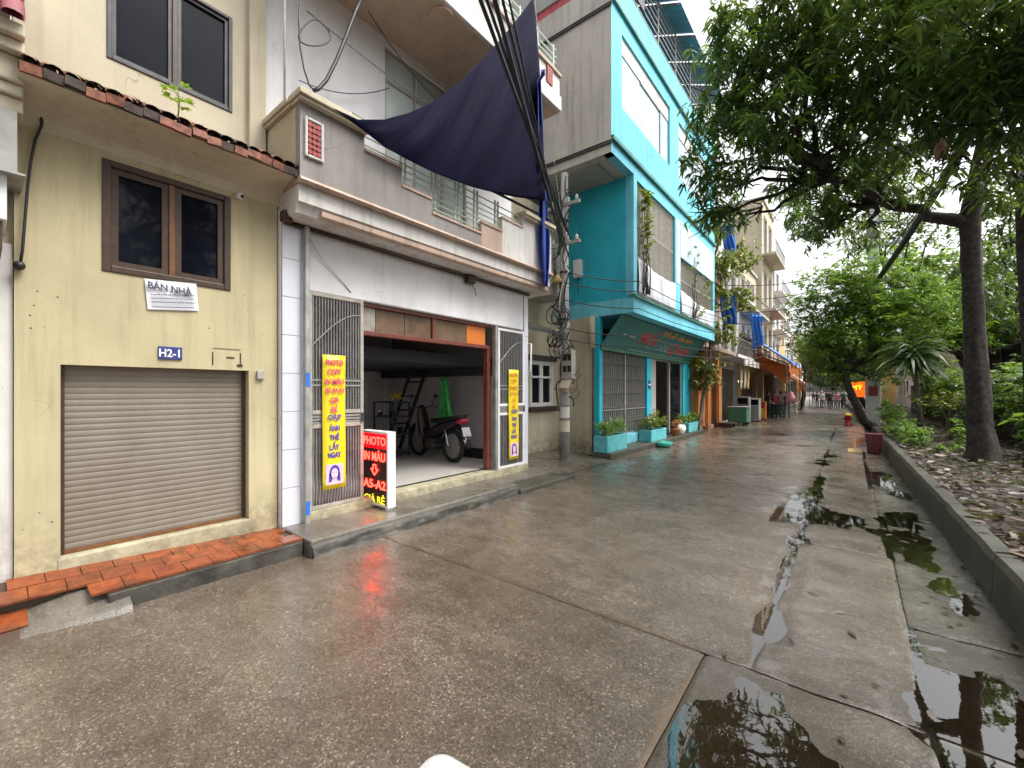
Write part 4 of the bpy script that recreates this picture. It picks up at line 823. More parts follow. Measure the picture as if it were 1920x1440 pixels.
def tail(u, v):
    W_ = [7, 7, 8, 9, 10, 11, 13, 20, 22, 17, 8]; t = v * 10; i = min(int(t), 9); wd = W_[i] + (W_[i + 1] - W_[i]) * (t - i)
    px = 1010 + 13 * v + (u - .5) * wd + (8 if v < .05 else 0); return onx(px, 130 + 407 * v, -3.93 - .40 * min(1, v * 1.6) + .06 * math.sin(u * 9 + v * 5) + .03 * math.cos(u * 14))
tl = MB().grid(tail, 10, 40).build('tarpaulin_tail', 'blue_strap', None, True); tag(tl, 'twisted blue end of the tarpaulin hanging beside the pole', 'tarpaulin'); tl.modifiers.new('t', 'SOLIDIFY').thickness = .006
# black cable loops on the second storey
mb = MB(); X_ = -4.5
mb.tube([onx(a, b, X_) for a, b in ((680, -10), (665, 25), (648, 70), (630, 115), (612, 150), (597, 167), (588, 170))], .020, 8); mb.tube([onx(a, b, X_) for a, b in ((590, 170), (580, 160), (570, 130), (563, 90), (560, 45), (563, -8))], .009, 6)
mb.tube([onx(a, b, X_) for a, b in [(590 + 28 * math.cos(a_) + 6 * math.sin(2 * a_), 61 + 25 * math.sin(a_)) for a_ in [i * 2 * math.pi / 22 for i in range(23)]]], .008, 6); tag(mb.build('drooping_cable', 'cable', None, True), 'thick black cable drooping in a loop beside the cream upper house', 'cable')
mb = MB(); mb.tube([(-4.88, 2.10, 6.9), (-4.88, 2.10, 4.72)], .012, 6); tag(mb.build('conduit', 'cable_white', None, True), 'pale conduit running up between cream house and white wall', 'pipe')
for (a, b, lab, xx) in (((575, 20), (1010, 330), 'thin black wire slanting under upper balcony soffit', -4.6), ((690, 20), (845, 210), 'thin dark wire slanting toward the balcony door', -4.9), ((560, 150), (730, 165), 'thin wire across the white upper wall', -5.2)):
    mb = MB(); mb.tube(catenary(onx(*a, xx), onx(*b, xx), .12), .006, 5); tag(mb.build('wire', 'cable', None, True), lab, 'wire')
# cables beside the neighbouring house
mb = MB(); mb.tube([onx(a, b, -4.86) for a, b in ((78, 200), (78, 235), (66, 262), (58, 300), (52, 350), (46, 420), (42, 470), (38, 495))], .010, 6); mb.ell(onx(36, 498, -4.86), .035); tag(mb.build('wall_cable', 'cable', None, True), 'black cable running down the corner of the yellow house', 'cable')
mb = MB(); mb.tube(catenary(onx(215, 232, -4.88), onx(455, 345, -4.88), .04), .004, 5); tag(mb.build('wire', 'cable', None, True), 'thin wire sagging under the yellow house eave to the camera', 'wire')
# ================================================================== ALLEY HOUSE
ah = thing('alley_house', 'cream house with barred white window at the back of the alley', 'house', (-6.3, 8.2, 0))
wy0, wy1 = 8.60, 9.62
mb = MB(); wall(mb, 'x', -6.3, .2, 6.55, 9.9, 0, 6.4, [(wy0, wy1, 1.25, 2.42)]); mb.build('wall', 'beige_plaster', ah)
wn = casement(ah, -6.3, wy0, wy1, 1.25, 2.42, fr='white_paint', mid='white_paint', fw=.05, pw=.05, depth=.08)
MB().box(-6.33, -6.26, wy0 + .05, wy1 - .05, 1.98, 2.03).build('transom_bar', 'white_paint', wn)
MB().box(-6.299, -6.18, wy0 - .08, wy1 + .08, 1.12, 1.245).build('sill', 'brown_wood', ah, bevel=.01); MB().box(-6.299, -6.20, wy0 - .08, wy1 + .08, 2.43, 2.56).build('lintel', 'dark_metal', ah, bevel=.01)
cn = MB().add([(-6.298, 6.6, 3.35), (-5.15, 6.6, 2.95), (-5.15, 8.3, 2.95), (-6.298, 8.3, 3.35), (-6.298, 6.6, 3.30), (-5.15, 6.6, 2.90), (-5.15, 8.3, 2.90), (-6.298, 8.3, 3.30)], [(0, 1, 2, 3), (7, 6, 5, 4), (0, 4, 5, 1), (1, 5, 6, 2), (2, 6, 7, 3), (3, 7, 4, 0)]).build('canopy', 'dark_metal', ah)
for i in range(8): MB().bar((-6.28, 6.7 + i * .22, 3.37), (-5.14, 6.7 + i * .22, 2.97), .03, .02).build('corrugation', 'grey_metal', cn)
MB().box(-6.298, -5.5, 8.32, 9.1, 3.9, 4.05).build('balcony_slab', 'raw_concrete', ah); MB().box(-5.56, -5.5, 8.32, 9.1, 4.052, 4.9).build('balcony_wall', 'grey_plaster', ah)
mb = MB(); wall(mb, 'x', -6.9, .2, 6.62, 9.85, 6.402, 10, [(7.3, 8.6, 7.0, 8.4)]); mb.build('upper_wall', 'grey_plaster', ah)
br = thing('wall_bracket', 'white steel bracket on the corner by the narrow gate', 'bracket', (-4.84, 6.56, 2.3)); q = MB(); q.tube([(-4.86, 6.525, 2.55), (-4.80, 6.58, 2.55), (-4.80, 6.58, 2.02), (-4.86, 6.525, 2.02)], .018, 8); q.build('arm', 'white_paint', br, True)

# ================================================================== UTILITY POLE IN THE ALLEY
PX, PY = -5.30, 8.60
pole = thing('utility_pole', 'concrete utility pole wrapped in cables at the alley mouth', 'pole', (PX, PY, .08))
MB().tube([(PX, PY, .03), (PX, PY, 6.75)], [.125, .085], 16).build('shaft', 'grey_plaster', pole, True)
for z0, z1, m_ in ((1.02, 1.28, 'dirty_white'), (1.62, 1.74, 'pink_trim'), (1.32, 1.58, 'grey_plaster'), (.70, .96, 'beige_plaster')):
    rr = .125 - .04 * z0 / 6.75 + .004; q = MB()
    q.add([(PX + rr * math.cos(R(a)), PY + rr * math.sin(R(a)), z) for a in range(-140, 21, 10) for z in (z0, z1)], [(2 * i, 2 * i + 2, 2 * i + 3, 2 * i + 1) for i in range(16)]); q.build('poster', m_, pole, True)
for z in (1.80, 3.3, 4.4, 5.6): MB().lathe([(.122, 0), (.126, .02), (.122, .04)], (PX, PY, z), 16).build('band', 'dark_metal', pole)
for z in (5.0, 5.9): 
    MB().box(PX - .5, PX + .5, PY - .19, PY - .13, z, z + .07).build('crossarm', 'galvanised', pole)
    pieces('insulator', MB().lathe([(.03, 0), (.045, .03), (.03, .06), (.04, .09), (.02, .12)], (0, 0, 0), 8).mesh('insulator', 'dirty_white', smooth=True), [(PX + dx, PY - .16, z + .07) for dx in (-.42, -.2, .2, .42)], pole)
MB().lathe([(.02, 0), (.14, .0), (.05, .16), (.03, .2)], (PX - .05, PY - .22, 4.15), 14).build('lamp_shade', 'ochre_plaster', pole, True)
mx_ = thing('meter_box', 'grey steel electricity meter box strapped to the alley pole', 'meter box', (-5.12, 8.42, 1.95))
MB().box(-5.22, -4.95, 8.33, 8.52, 1.92, 2.58).build('cabinet', 'cream_metal', mx_, bevel=.01)
for i in range(2):
    for j in range(2): MB().box(-5.17 + i * .12, -5.08 + i * .12, 8.320, 8.329, 2.08 + j * .26, 2.22 + j * .26).build('meter_window', 'black', mx_)
MB().add([(-5.22, 8.33, 1.90), (-4.95, 8.33, 1.90), (-4.93, 8.20, 1.72), (-5.20, 8.20, 1.72)], [(0, 1, 2, 3)]).build('flap', 'cream_plaster', mx_)
wbx = thing('switch_box', 'small white switch box on turquoise wall beside the pole', 'box', (-5.55, 9.85, 4.9))
MB().box(-5.75, -5.52, 9.74, 9.895, 4.62, 5.08).build('housing', 'white_paint', wbx, bevel=.02); MB().tube([(-5.63, 9.8, 4.62), (-5.63, 9.82, 4.2)], .012, 6).build('gland', 'cable', wbx)
# coils and tails of cable on the pole
random.seed(21)
for i in range(26):
    z0 = random.uniform(1.9, 6.0); L = random.uniform(.7, 1.9); ph = random.uniform(0, 6); rr = random.uniform(.15, .30); pts = []
    for k_ in range(22):
        t = k_ / 21; pts.append((PX + .03 + rr * math.cos(ph + t * random.uniform(2, 2.4)) * (.6 + .5 * math.sin(t * 9 + i)), PY - .12 + rr * .55 * math.sin(ph + t * 2.2), z0 + L * (t - .5) + .12 * math.sin(t * 11 + i)))
    tag(MB().tube(pts, random.choice((.010, .014, .018)), 6).build('tangled_cable', 'cable' if i % 4 else 'cable_white', None, True), 'one of the tangled cables wrapped round the alley pole', 'cable', 'cables tangled on the alley pole')
for i in range(5):
    cx_, cz_ = PX + random.uniform(-.05, .2), random.uniform(2.5, 3.6); rr = random.uniform(.12, .24)
    pts = [(cx_ + rr * math.cos(a * .6) * 1.0, PY - .2 - .02 * a, cz_ + rr * math.sin(a * .6)) for a in range(24)]
    tag(MB().tube(pts, .012, 6).build('cable_coil', 'cable', None, True), 'spare cable coiled and hung on the alley pole', 'cable', 'cable coils on the alley pole')
for i in range(8):
    a = (PX + random.uniform(-.1, .1), PY - .1, random.uniform(1.75, 2.2)); pts = [Vector(a) + Vector((.10 + .28 * t + .05 * math.sin(t * 9 + i), -.05, -.25 * math.sin(t * 3.3) - .12 * t * i / 4)) for t in [k_ / 8 for k_ in range(9)]]
    tag(MB().tube(pts, .006, 5).build('loose_end', 'cable', None, True), 'loose cable end dangling below the grey meter box', 'cable', 'loose ends under the meter box')
# overhead cables
def cable(a, b, sag, r, lab, grp=None, mat='cable', name='overhead_cable', n=18):
    return tag(MB().tube(catenary(a, b, sag, n), r, 6).build(name, mat, None, True), lab, 'cable', grp)
G1 = 'cables slung over the street from the alley pole'
for i, (dx, z, r_, e) in enumerate(((.0, 5.35, .022, 908), (.1, 5.15, .018, 921), (-.1, 5.0, .026, 935), (.05, 4.75, .016, 950), (-.05, 4.9, .012, 962))):
    a_ = Vector((PX + dx + .12, PY - .1, z)); e = a_ + (atd(e, 0, 4.2) - a_) * 2.1
    cable(a_, e, .10 + .02 * i, r_, 'thick black cable passing in front of the navy tarpaulin', G1)
cable((PX + .1, PY - .2, 5.3), onx(1000, -20, -4.1), .1, .007, 'thin pale rope lying across the navy tarpaulin', None, 'cable_white', 'rope')
FX0 = -4.15
G2 = 'cables from the alley pole along the turquoise house'
P2 = Vector((.62, 22.6, 0))
for i, (z, zz, yy, xx) in enumerate(((4.15, 4.3, 26, -3.9), (3.75, 4.0, 27, -3.8), (3.1, 3.6, 26, -3.6), (2.85, 3.5, 30, -3.4), (4.4, 4.9, 30, -3.9))):
    k0, k1, k2 = Vector((PX + .1, PY - .15, z)), Vector((FX0 + .13, 9.86, z - .12)), Vector((FX0 + .10, 17.7, z + .1)); tag(MB().tube(catenary(k0, k1, .06, 6) + catenary(k1, k2, .10, 10)[1:] + catenary(k2, (xx, yy, zz), .3, 12)[1:], .012, 6).build('overhead_cable', 'cable', None, True), 'black cable strung past the front of the turquoise house', 'cable', G2)
G3 = 'cables crossing the street to the far pole'
for i in range(6):
    cable((-4.3, 20 + i * .8, 6.2 - i * .45), (P2.x, P2.y, 6.9 - .3 * i), .35 + .08 * i, .016, 'black cable crossing the street towards the pole among the trees', G3)
for i in range(3):
    cable((-3.9, 34 + 3 * i, 5.2 - .6 * i), (.2, 31 + 2 * i, 5.4 - .5 * i), .4, .016, 'black cable crossing the street beyond the awnings', 'far cables across the street')
bnd = MB(); base_ = catenary((P2.x + .1, P2.y - .1, 6.05), (2.15, 1.0, 6.45), .35, 30)
for i in range(9):
    ph = i * 2 * math.pi / 9; bnd.tube([p + Vector((.06 * math.cos(ph + k_ * .5), 0, .06 * math.sin(ph + k_ * .5))) for k_, p in enumerate(base_)], .024, 6)
bnd.tube(base_, .05, 8); tag(bnd.build('cable_bundle', 'cable', None, True), 'thick black bundle of cables running through the mango tree', 'cable bundle')
for i in range(3): cable((P2.x, P2.y, 6.5 + i * .25), (2.6 + .3 * i, 1.0, 6.6 + .3 * i), .3, .014, 'thin cable beside the thick bundle through the mango tree', 'thin cables through the mango tree')

# ================================================================== TURQUOISE HOUSE
th = thing('turquoise_house', 'three-storey turquoise shop house with green sloping sign', 'house', (-4.6, 13.5, 0))
GX, FX = -5.05, -4.15
mb = MB(); wall(mb, 'y', 9.9, .2, -8.5, -5.10, 0, 3.56); mb.build('side_wall', 'beige_plaster', th)
mb = MB(); mb.tube([(-5.22, 9.85, .1), (-5.22, 9.85, 2.6), (-5.2, 9.84, 3.4)], .022, 8); mb.build('drain_pipe', 'rust_tile', th, True)
MB().tube([(-5.22, 9.80, 2.75), (-5.22, 9.80, 3.55)], .085, 12).build('pipe_elbow', 'cream_plaster', th, True)
for a, b in ((9.897, 10.08), (13.12, 13.5), (16.75, 17.6)): MB().box(-5.06, -5.25, a, b, .151, 3.54).build('column', 'turquoise', th, bevel=.01)
MB().box(-5.35, -5.0, 10.08, 13.12, .151, .42).build('door_step', 'light_turquoise', th, bevel=.01)
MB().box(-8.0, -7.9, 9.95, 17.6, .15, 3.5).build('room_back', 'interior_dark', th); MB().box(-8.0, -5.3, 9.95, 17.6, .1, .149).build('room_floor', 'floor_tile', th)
MB().box(-5.064, -5.056, 13.20, 13.42, 1.72, 1.98).build('blue_notice', 'plate_blue', th)
MB().box(-5.059, -5.050, 13.22, 13.40, 1.83, 1.87).build('notice_stripe', 'letter_white', th)
# folding lattice gate
fg = thing('folding_gate', 'grey folding lattice gate closing the turquoise shop', 'gate', (-5.12, 11.6, .42))
pieces('bar', MB().box(-.012, .012, -.014, .014, 0, 2.40).mesh('bar', 'grey_metal'), [(-5.12, 10.12 + i * .1155, .425) for i in range(26)], fg)
for z in (.75, 1.15, 1.55, 1.95, 2.35):
    lat = MB()
    for i in range(25):
        y = 10.12 + i * .1155; lat.bar((-5.105, y, z), (-5.105, y + .1155, z + .16), .007, .02, up=(1, 0, 0)); lat.bar((-5.098, y, z + .16), (-5.098, y + .1155, z), .007, .02, up=(1, 0, 0))
    lat.build('lattice', 'grey_metal', fg)
for z in (.425, 1.12, 2.78): MB().box(-5.135, -5.09, 10.1, 13.1, z, z + .03).build('track', 'grey_metal', fg)
MB().box(-5.13, -5.08, 11.5, 11.58, .43, 2.78).build('lock_stile', 'galvanised', fg)
MB().box(-5.5, -5.45, 10.08, 13.12, .43, 3.4).build('inner_door', 'dark_metal', th)
# shop door with frame
sd2 = MB(); sd2.box(-5.22, -5.10, 13.52, 13.95, .16, 3.0); sd2.build('door_jamb', 'grey_plaster', th)
dfr = MB(); dfr.box(-5.2, -5.12, 13.97, 14.05, .16, 2.75); dfr.box(-5.2, -5.12, 15.35, 15.45, .16, 2.75); dfr.box(-5.2, -5.12, 16.65, 16.74, .16, 2.75); dfr.box(-5.2, -5.12, 14.05, 16.65, 2.66, 2.75); dfr = dfr.build('shop_door', 'cream_metal', th)
MB().box(-5.17, -5.15, 15.46, 16.64, .2, 2.65).build('pane', 'glass_dark', dfr); MB().box(-5.6, -5.55, 14.0, 15.4, .3, 1.0).build('counter', 'orange_wood', th)
# sloping green sign
sg = thing('green_shop_sign', 'sloping dark green shop sign with red lettering under turquoise balcony', 'sign', (-4.8, 13.6, 2.75))
A_, B_ = Vector((-4.42, 9.92, 3.53)), Vector((-5.03, 9.92, 2.76)); E_ = Vector((0, 7.5, 0))
nrm = Vector((.78, 0, -.62)).normalized()
MB().prism([A_, B_, B_ + nrm * -.05, A_ + nrm * -.05], E_).build('board', 'green_sign', sg)
MB().prism([B_ + Vector((.02, 0, -.05)), B_ + Vector((.02, 0, .05)), B_ + Vector((-.05, 0, .05)), B_ + Vector((-.05, 0, -.05))], E_).build('lower_rail', 'green_paint', sg)
upv = (A_ - B_).normalized()
def sgp(y, t): return B_.lerp(A_, t) + Vector((0, y - 9.92, 0)) + nrm * .006
for t_, y, f_, sz, wd, m_ in (('Mộc', 12.45, .52, .56, 1.5, 'letter_red'), ('Nhà', 13.85, .36, .36, .9, 'letter_grey'), ('Quán', 15.45, .38, .56, 2.1, 'letter_red'), ('Đồ gỗ - Gia dụng', 14.6, .82, .22, 3.0, 'letter_orange')):
    lettering(t_, sz, m_, sg, sgp(y, f_), (0, 1, 0), upv, wid=wd, shear=.25, bold=.004, depth=.004)
MB().prism([sgp(11.5, .07), sgp(16.4, .07), sgp(16.4, .11), sgp(11.5, .11)], nrm * .003).build('stripe', 'letter_grey', sg)
for y in (10.6, 11.0, 11.2): MB().ell(sgp(y, .6 + .1 * math.sin(y)) + nrm * .03, (.05, .08, .03)).build('clip_lamp', 'dirty_white', sg, True)
# first floor slab and its mouldings
MB().box(-8.5, FX, 9.9, 17.6, 3.56, 3.93).build('floor_slab', 'light_turquoise', th)
MB().box(FX - .1, FX + .05, 9.88, 17.62, 3.932, 4.0).build('green_moulding', 'green_paint', th)
mb = MB(); wall(mb, 'y', 9.9, .2, -8.5, FX, 3.932, 6.9); mb.build('turquoise_side_wall', 'turquoise', th)
h1 = (10.10, 12.95, 4.02, 6.82); h2 = (13.45, 17.35, 4.02, 5.75)
mb = MB(); wall(mb, 'x', FX + .003, .2, 9.896, 17.6, 4.001, 6.9, [h1, h2]); mb.build('front_wall', 'light_turquoise', th)
MB().box(FX + .004, FX + .02, 13.45, 17.35, 5.76, 6.86).build('white_panel', 'pale_blue_wall', th); MB().box(FX + .004, FX + .014, 13.02, 13.44, 4.9, 6.86).build('white_panel', 'pale_blue_wall', th)
MB().box(FX - .75, FX - .7, 10.1, 17.5, 4.0, 6.88).build('balcony_back_wall', 'grey_plaster', th)
def grille(label, y0, y1, z0, z1, x, n):
    g = thing('window_grille', label, 'grille', (x, (y0 + y1) / 2, z0))
    pieces('bar', MB().box(-.01, .01, -.012, .012, 0, z1 - z0).mesh('bar', 'cream_metal'), [(x, y0 + (y1 - y0) * (i + .5) / n, z0) for i in range(n)], g)
    for z in (z0, z0 + (z1 - z0) * .62, z1 - .03): MB().box(x - .015, x + .015, y0, y1, z, z + .03).build('rail', 'cream_metal', g)
    return g
grille('tall barred grille above the sagging white canvas', 10.11, 12.94, 4.03, 6.8, FX - .06, 30)
grille('low barred grille above the far half of the green sign', 13.46, 17.34, 4.03, 5.74, FX - .06, 36)
# corrugated pale sheets behind the bars
cg = MB()
for i in range(60):
    y = 10.12 + i * .047; cg.add([(FX - .12 + (.012 if i % 2 else 0), y, 4.6), (FX - .12 + (0 if i % 2 else .012), y + .047, 4.6), (FX - .12 + (0 if i % 2 else .012), y + .047, 6.8), (FX - .12 + (.012 if i % 2 else 0), y, 6.8)], [(0, 1, 2, 3)])
o_ = cg.build('corrugated_screen', 'dirty_white', th); 
cg = MB()
for i in range(80):
    y = 13.47 + i * .048; cg.add([(FX - .12 + (.012 if i % 2 else 0), y, 4.6), (FX - .12 + (0 if i % 2 else .012), y + .048, 4.6), (FX - .12 + (0 if i % 2 else .012), y + .048, 5.74), (FX - .12 + (.012 if i % 2 else 0), y, 5.74)], [(0, 1, 2, 3)])
cg.build('corrugated_screen', 'grey_metal', th)
def canvas(label, y0, y1, z0, z1, seed):
    cv = MB().grid(lambda u, v: (FX + .03 + .010 * math.sin(u * 40 + seed + 3 * v) + .012 * math.sin(u * 17 + v * 4), y0 + (y1 - y0) * u, z0 + (z1 - z0 - .10 * math.sin(math.pi * u) - .12 * u) * v), 40, 10).build('white_canvas', 'canvas_white', None, True)
    tag(cv, label, 'canvas'); cv.modifiers.new('t', 'SOLIDIFY').thickness = .004
canvas('sagging white canvas tied to the tall barred grille', 10.12, 12.93, 4.02, 4.95, 0)
canvas('pale canvas tied to the low barred grille', 13.47, 17.3, 4.02, 4.75, 2)
# hanging greenery inside tall grille is added with the plants
# top storey, cantilevered over the alley
SY = 8.67
mb = MB(); wall(mb, 'y', SY, .2, -8.5, FX, 6.9, 10.8); mb.build('grey_side_wall', 'raw_concrete', th)
MB().box(-8.5, FX, SY + .2, 17.6, 6.902, 7.1).build('upper_slab', 'raw_concrete', th)
MB().box(-6.4, -4.6, SY + .25, 9.85, 6.86, 6.9).build('soffit_panel', 'grey_plaster', th)
h3 = (9.22, 12.5, 8.15, 9.85)
mb = MB(); wall(mb, 'x', FX + .003, .2, SY + .003, 17.6, 6.9, 11.05, [h3, (13.3, 16.6, 8.15, 9.85)]); mb.build('upper_front_wall', 'light_turquoise', th)
for y0, y1 in ((9.22, 12.5), (13.3, 16.6)):
    pn_ = MB().box(FX - .1, FX - .06, y0, y1, 8.15, 9.85).build('window_panel', 'pale_blue_wall', th); MB().box(FX - .06, FX - .04, y0, y1, 9.45, 9.85).build('white_strip', 'dirty_white', pn_); MB().box(FX - .06, FX - .03, y1 - .7, y1 - .65, 8.15, 9.45).build('seam', 'grey_metal', pn_); MB().box(FX - .06, FX - .03, y0 + 1.2, y1 - .66, 9.40, 9.448).build('seam', 'grey_metal', pn_)
for z in (7.16, 10.24):
    q = MB(); q.box(FX + .004, FX + .07, SY - .02, 17.62, z, z + .10); q.build('green_moulding', 'green_trim', th, bevel=.01)
for z, n_ in ((7.12, 2), (10.15, 2)):
    for i in range(n_): MB().tube([(-8.4, SY - .03, z - .02 + .05 * i), (FX + .03, SY - .03, z - .02 + .05 * i)], .022, 8).build('wall_pipe', 'dark_metal', th, True)
# roof terrace
MB().box(-8.5, -5.2, SY + .02, 17.6, 11.052, 13.2).build('roof_room', 'grey_plaster', th)
tr2 = thing('roof_railing', 'grey bar railing with panel on the turquoise roof edge', 'railing', (FX, 13, 11.05))
pieces('rail', MB().box(-.012, .012, -4.4, 4.4, -.012, .012).mesh('rail', 'grey_metal'), [(FX - .05, 13.15, 11.2 + i * .2) for i in range(7)], tr2)
pieces('post', MB().box(-.02, .02, -.02, .02, 0, 1.4).mesh('post', 'grey_metal'), [(FX - .05, 8.76 + i * 1.46, 11.05) for i in range(7)], tr2)
MB().box(FX - .03, FX + .0, 9.0, 10.6, 11.3, 12.2).build('panel', 'dark_metal', tr2)
ba = thing('blue_roof_awning', 'blue corrugated awning sheets along the turquoise roof', 'awning', (FX, 14, 12.6))
for i in range(5):
    y = 10.8 + i * 1.38; s_ = MB()
    for k_ in range(13): s_.add([(-5.3, y + k_ * .103, 13.15 + .02 * (k_ % 2)), (-5.3, y + k_ * .103 + .103, 13.15 + .02 * ((k_ + 1) % 2)), (-3.75, y + k_ * .103 + .103, 12.45 + .02 * ((k_ + 1) % 2)), (-3.75, y + k_ * .103, 12.45 + .02 * (k_ % 2))], [(0, 1, 2, 3)])
    s_.build('sheet', 'blue_sheet', ba)
for i in range(6): MB().bar((-5.25, 10.78 + i * 1.38, 13.1), (-3.8, 10.78 + i * 1.38, 12.42), .04).build('rafter', 'grey_metal', ba)
rsx = MB()
for i in range(46):
    x = -8.4 + i * .09; rsx.add([(x, SY + .05 + .02 * (i % 2), 10.8), (x + .09, SY + .05 + .02 * ((i + 1) % 2), 10.8), (x + .09, SY + .05 + .02 * ((i + 1) % 2), 13.0), (x, SY + .05 + .02 * (i % 2), 13.0)], [(0, 1, 2, 3)])
rsx.build('red_corrugated_wall', 'red_sheet', th)
# planters
def planter(label, y0, y1, x0=-4.98, x1=-4.6, h=.34, mat='planter_blue', z=.152):
    pl = thing('planter', label, 'planter', ((x0 + x1) / 2, (y0 + y1) / 2, z)); t = .045; f = MB()
    f.box(x0, x1, y0, y0 + t, z, z + h); f.box(x0, x1, y1 - t, y1, z, z + h); f.box(x0, x0 + t, y0 + t, y1 - t, z, z + h); f.box(x1 - t, x1, y0 + t, y1 - t, z, z + h); f.build('trough', mat, pl, bevel=.012)
    MB().box(x0 + t, x1 - t, y0 + t, y1 - t, z + .02, z + h - .05).build('earth', 'soil', pl); return pl
planter('turquoise planter box at the alley corner', 9.42, 10.55, h=.40)
planter('turquoise planter box below the green sign beside the shop door', 12.25, 13.55)
planter('turquoise planter box beside the orange house', 15.9, 17.4)
tag(MB().lathe([(.16, 0), (.24, .05), (.27, .14), (.25, .15), (.2, .06), (.1, .03)], (-4.38, 12.6, .006), 18).build('basin', 'pot_green', None, True), 'green plastic basin on the ground before the shop door', 'basin')
fp = thing('flower_pot', 'small orange flower pot on step by the shop door', 'pot', (-4.6, 14.5, .15)); MB().lathe([(.09, 0), (.14, .22), (.15, .22), (.15, .25), (.12, .25)], (-4.62, 14.5, .152), 14).build('body', 'orange_plaster', fp, True)
fp = thing('flower_pot', 'small white round pot on step by the shop door', 'pot', (-4.66, 15.1, .15)); MB().lathe([(.08, 0), (.16, .08), (.19, .2), (.16, .32), (.12, .34)], (-4.66, 15.1, .152), 14).build('body', 'letter_white', fp, True)

# ================================================================== FAR SIDE HOUSES
def shop_house(name, label, x, y0, y1, h, wallm, storeys, dark='interior_dark', roofm='raw_concrete', pier='ochre_plaster', sidem=None, ground=2.8, balc=True, win='glass_dark', nwin=2):
    t = thing(name, label, 'house', (x, (y0 + y1) / 2, 0)); holes = [(y0 + .35, y1 - .35, .12, ground)]; zs = []; hh = (h - ground - .5) / max(1, storeys)
    for s_ in range(storeys):
        for k_ in range(nwin):
            w_ = (y1 - y0 - .8) / nwin; a = y0 + .4 + k_ * w_ + w_ * .15; zz = ground + .6 + s_ * hh; holes.append((a, a + w_ * .7, zz + .3, zz + hh * .75)); zs.append(holes[-1])
    mb = MB(); wall(mb, 'x', x, .25, y0, y1, 0, h, holes); mb.build('front_wall', wallm, t)
    mb = MB(); wall(mb, 'y', y0, .2, x - 8, x - .252, 0, h); mb.build('side_wall', sidem or wallm, t); MB().box(x - 8, x - .252, y1 - .2, y1, 0, h).build('side_wall', sidem or wallm, t)
    MB().box(x - 8, x + .1, y0 - .02, y1 + .02, h + .002, h + .16).build('roof', roofm, t)
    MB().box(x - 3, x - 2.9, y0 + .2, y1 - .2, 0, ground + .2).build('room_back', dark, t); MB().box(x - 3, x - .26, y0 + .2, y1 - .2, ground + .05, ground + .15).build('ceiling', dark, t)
    for a, b, c_, d in zs:
        wn = MB(); wn.box(x - .12, x - .05, a, a + .06, c_, d); wn.box(x - .12, x - .05, b - .06, b, c_, d); wn.box(x - .12, x - .05, a + .06, b - .06, d - .06, d); wn.box(x - .12, x - .05, a + .06, b - .06, c_, c_ + .06); wn.box(x - .11, x - .06, (a + b) / 2 - .03, (a + b) / 2 + .03, c_ + .06, d - .06); wn = wn.build('window', 'white_paint', t); MB().box(x - .1, x - .09, a + .06, b - .06, c_ + .06, d - .06).build('pane', win, wn)
    for y in (y0 + .02, y1 - .35): MB().box(x + .002, x + .06, y, y + .32, 0, ground + .3).build('pier', pier, t)
    if balc:
        for s_ in range(storeys):
            z = ground + .45 + s_ * hh; MB().box(x + .001, x + .8, y0 + .1, y1 - .1, z, z + .14).build('balcony_slab', wallm, t)
            pieces('baluster', MB().box(-.012, .012, -.012, .012, 0, .75).mesh('baluster', 'grey_metal'), [(x + .76, y0 + .15 + (y1 - y0 - .3) * i / 14, z + .14) for i in range(15)], t); MB().box(x + .735, x + .785, y0 + .1, y1 - .1, z + .89, z + .93).build('handrail', 'grey_metal', t)
    return t
oh = shop_house('orange_house', 'orange house with yellow piers behind the climbing vine', -5.0, 17.8, 21.8, 8.6, 'soffit_plaster', 2, pier='orange_plaster', roofm='rust_tile')
for y in (17.82, 19.3, 21.2): MB().box(-4.93, -4.80, y, y + .45, 0, 2.75).build('orange_column', 'orange_plaster', oh, bevel=.01)
MB().box(-5.2, -5.12, 18.3, 21.4, .1, 2.7).build('folding_door', 'orange_plaster', oh)
shop_house('grey_house', 'weathered grey house with ochre piers behind the green cart', -5.0, 22.0, 26.5, 9.3, 'dirty_white', 2, pier='ochre_plaster')
shop_house('pale_house', 'low pale house behind the orange awning', -5.0, 26.7, 32.0, 9.0, 'beige_plaster', 2, nwin=3)
tt = shop_house('tall_tube_house', 'tall narrow cream tube house rising above the awnings', -4.7, 32.2, 37.2, 14.3, 'cream_plaster', 3, sidem='beige_plaster', pier='ochre_plaster')
shop_house('white_house', 'tall white house beyond the cream tube house', -4.9, 37.4, 43, 12.0, 'white_plaster', 3)
for (y0, y1, h, m_, lab, xx) in ((43.2, 48, 7.5, 'ochre_plaster', 'ochre two-storey house beyond the white house', -5.1), (48.2, 54, 9.5, 'dirty_white', 'off-white house far down the street', -5.3), (54.2, 60, 6.5, 'pale_blue_wall', 'pale blue house far down the street', -5.5), (60.2, 68, 8.5, 'pink_trim', 'pinkish house far down the street', -5.8), (68.2, 78, 7.5, 'beige_plaster', 'beige house at the far bend of street', -6.2), (78.2, 92, 8.5, 'white_plaster', 'white house at the far bend of street', -7.0)):
    shop_house('far_house', lab, xx, y0, y1, h, m_, 2 if h > 7 else 1, balc=False)
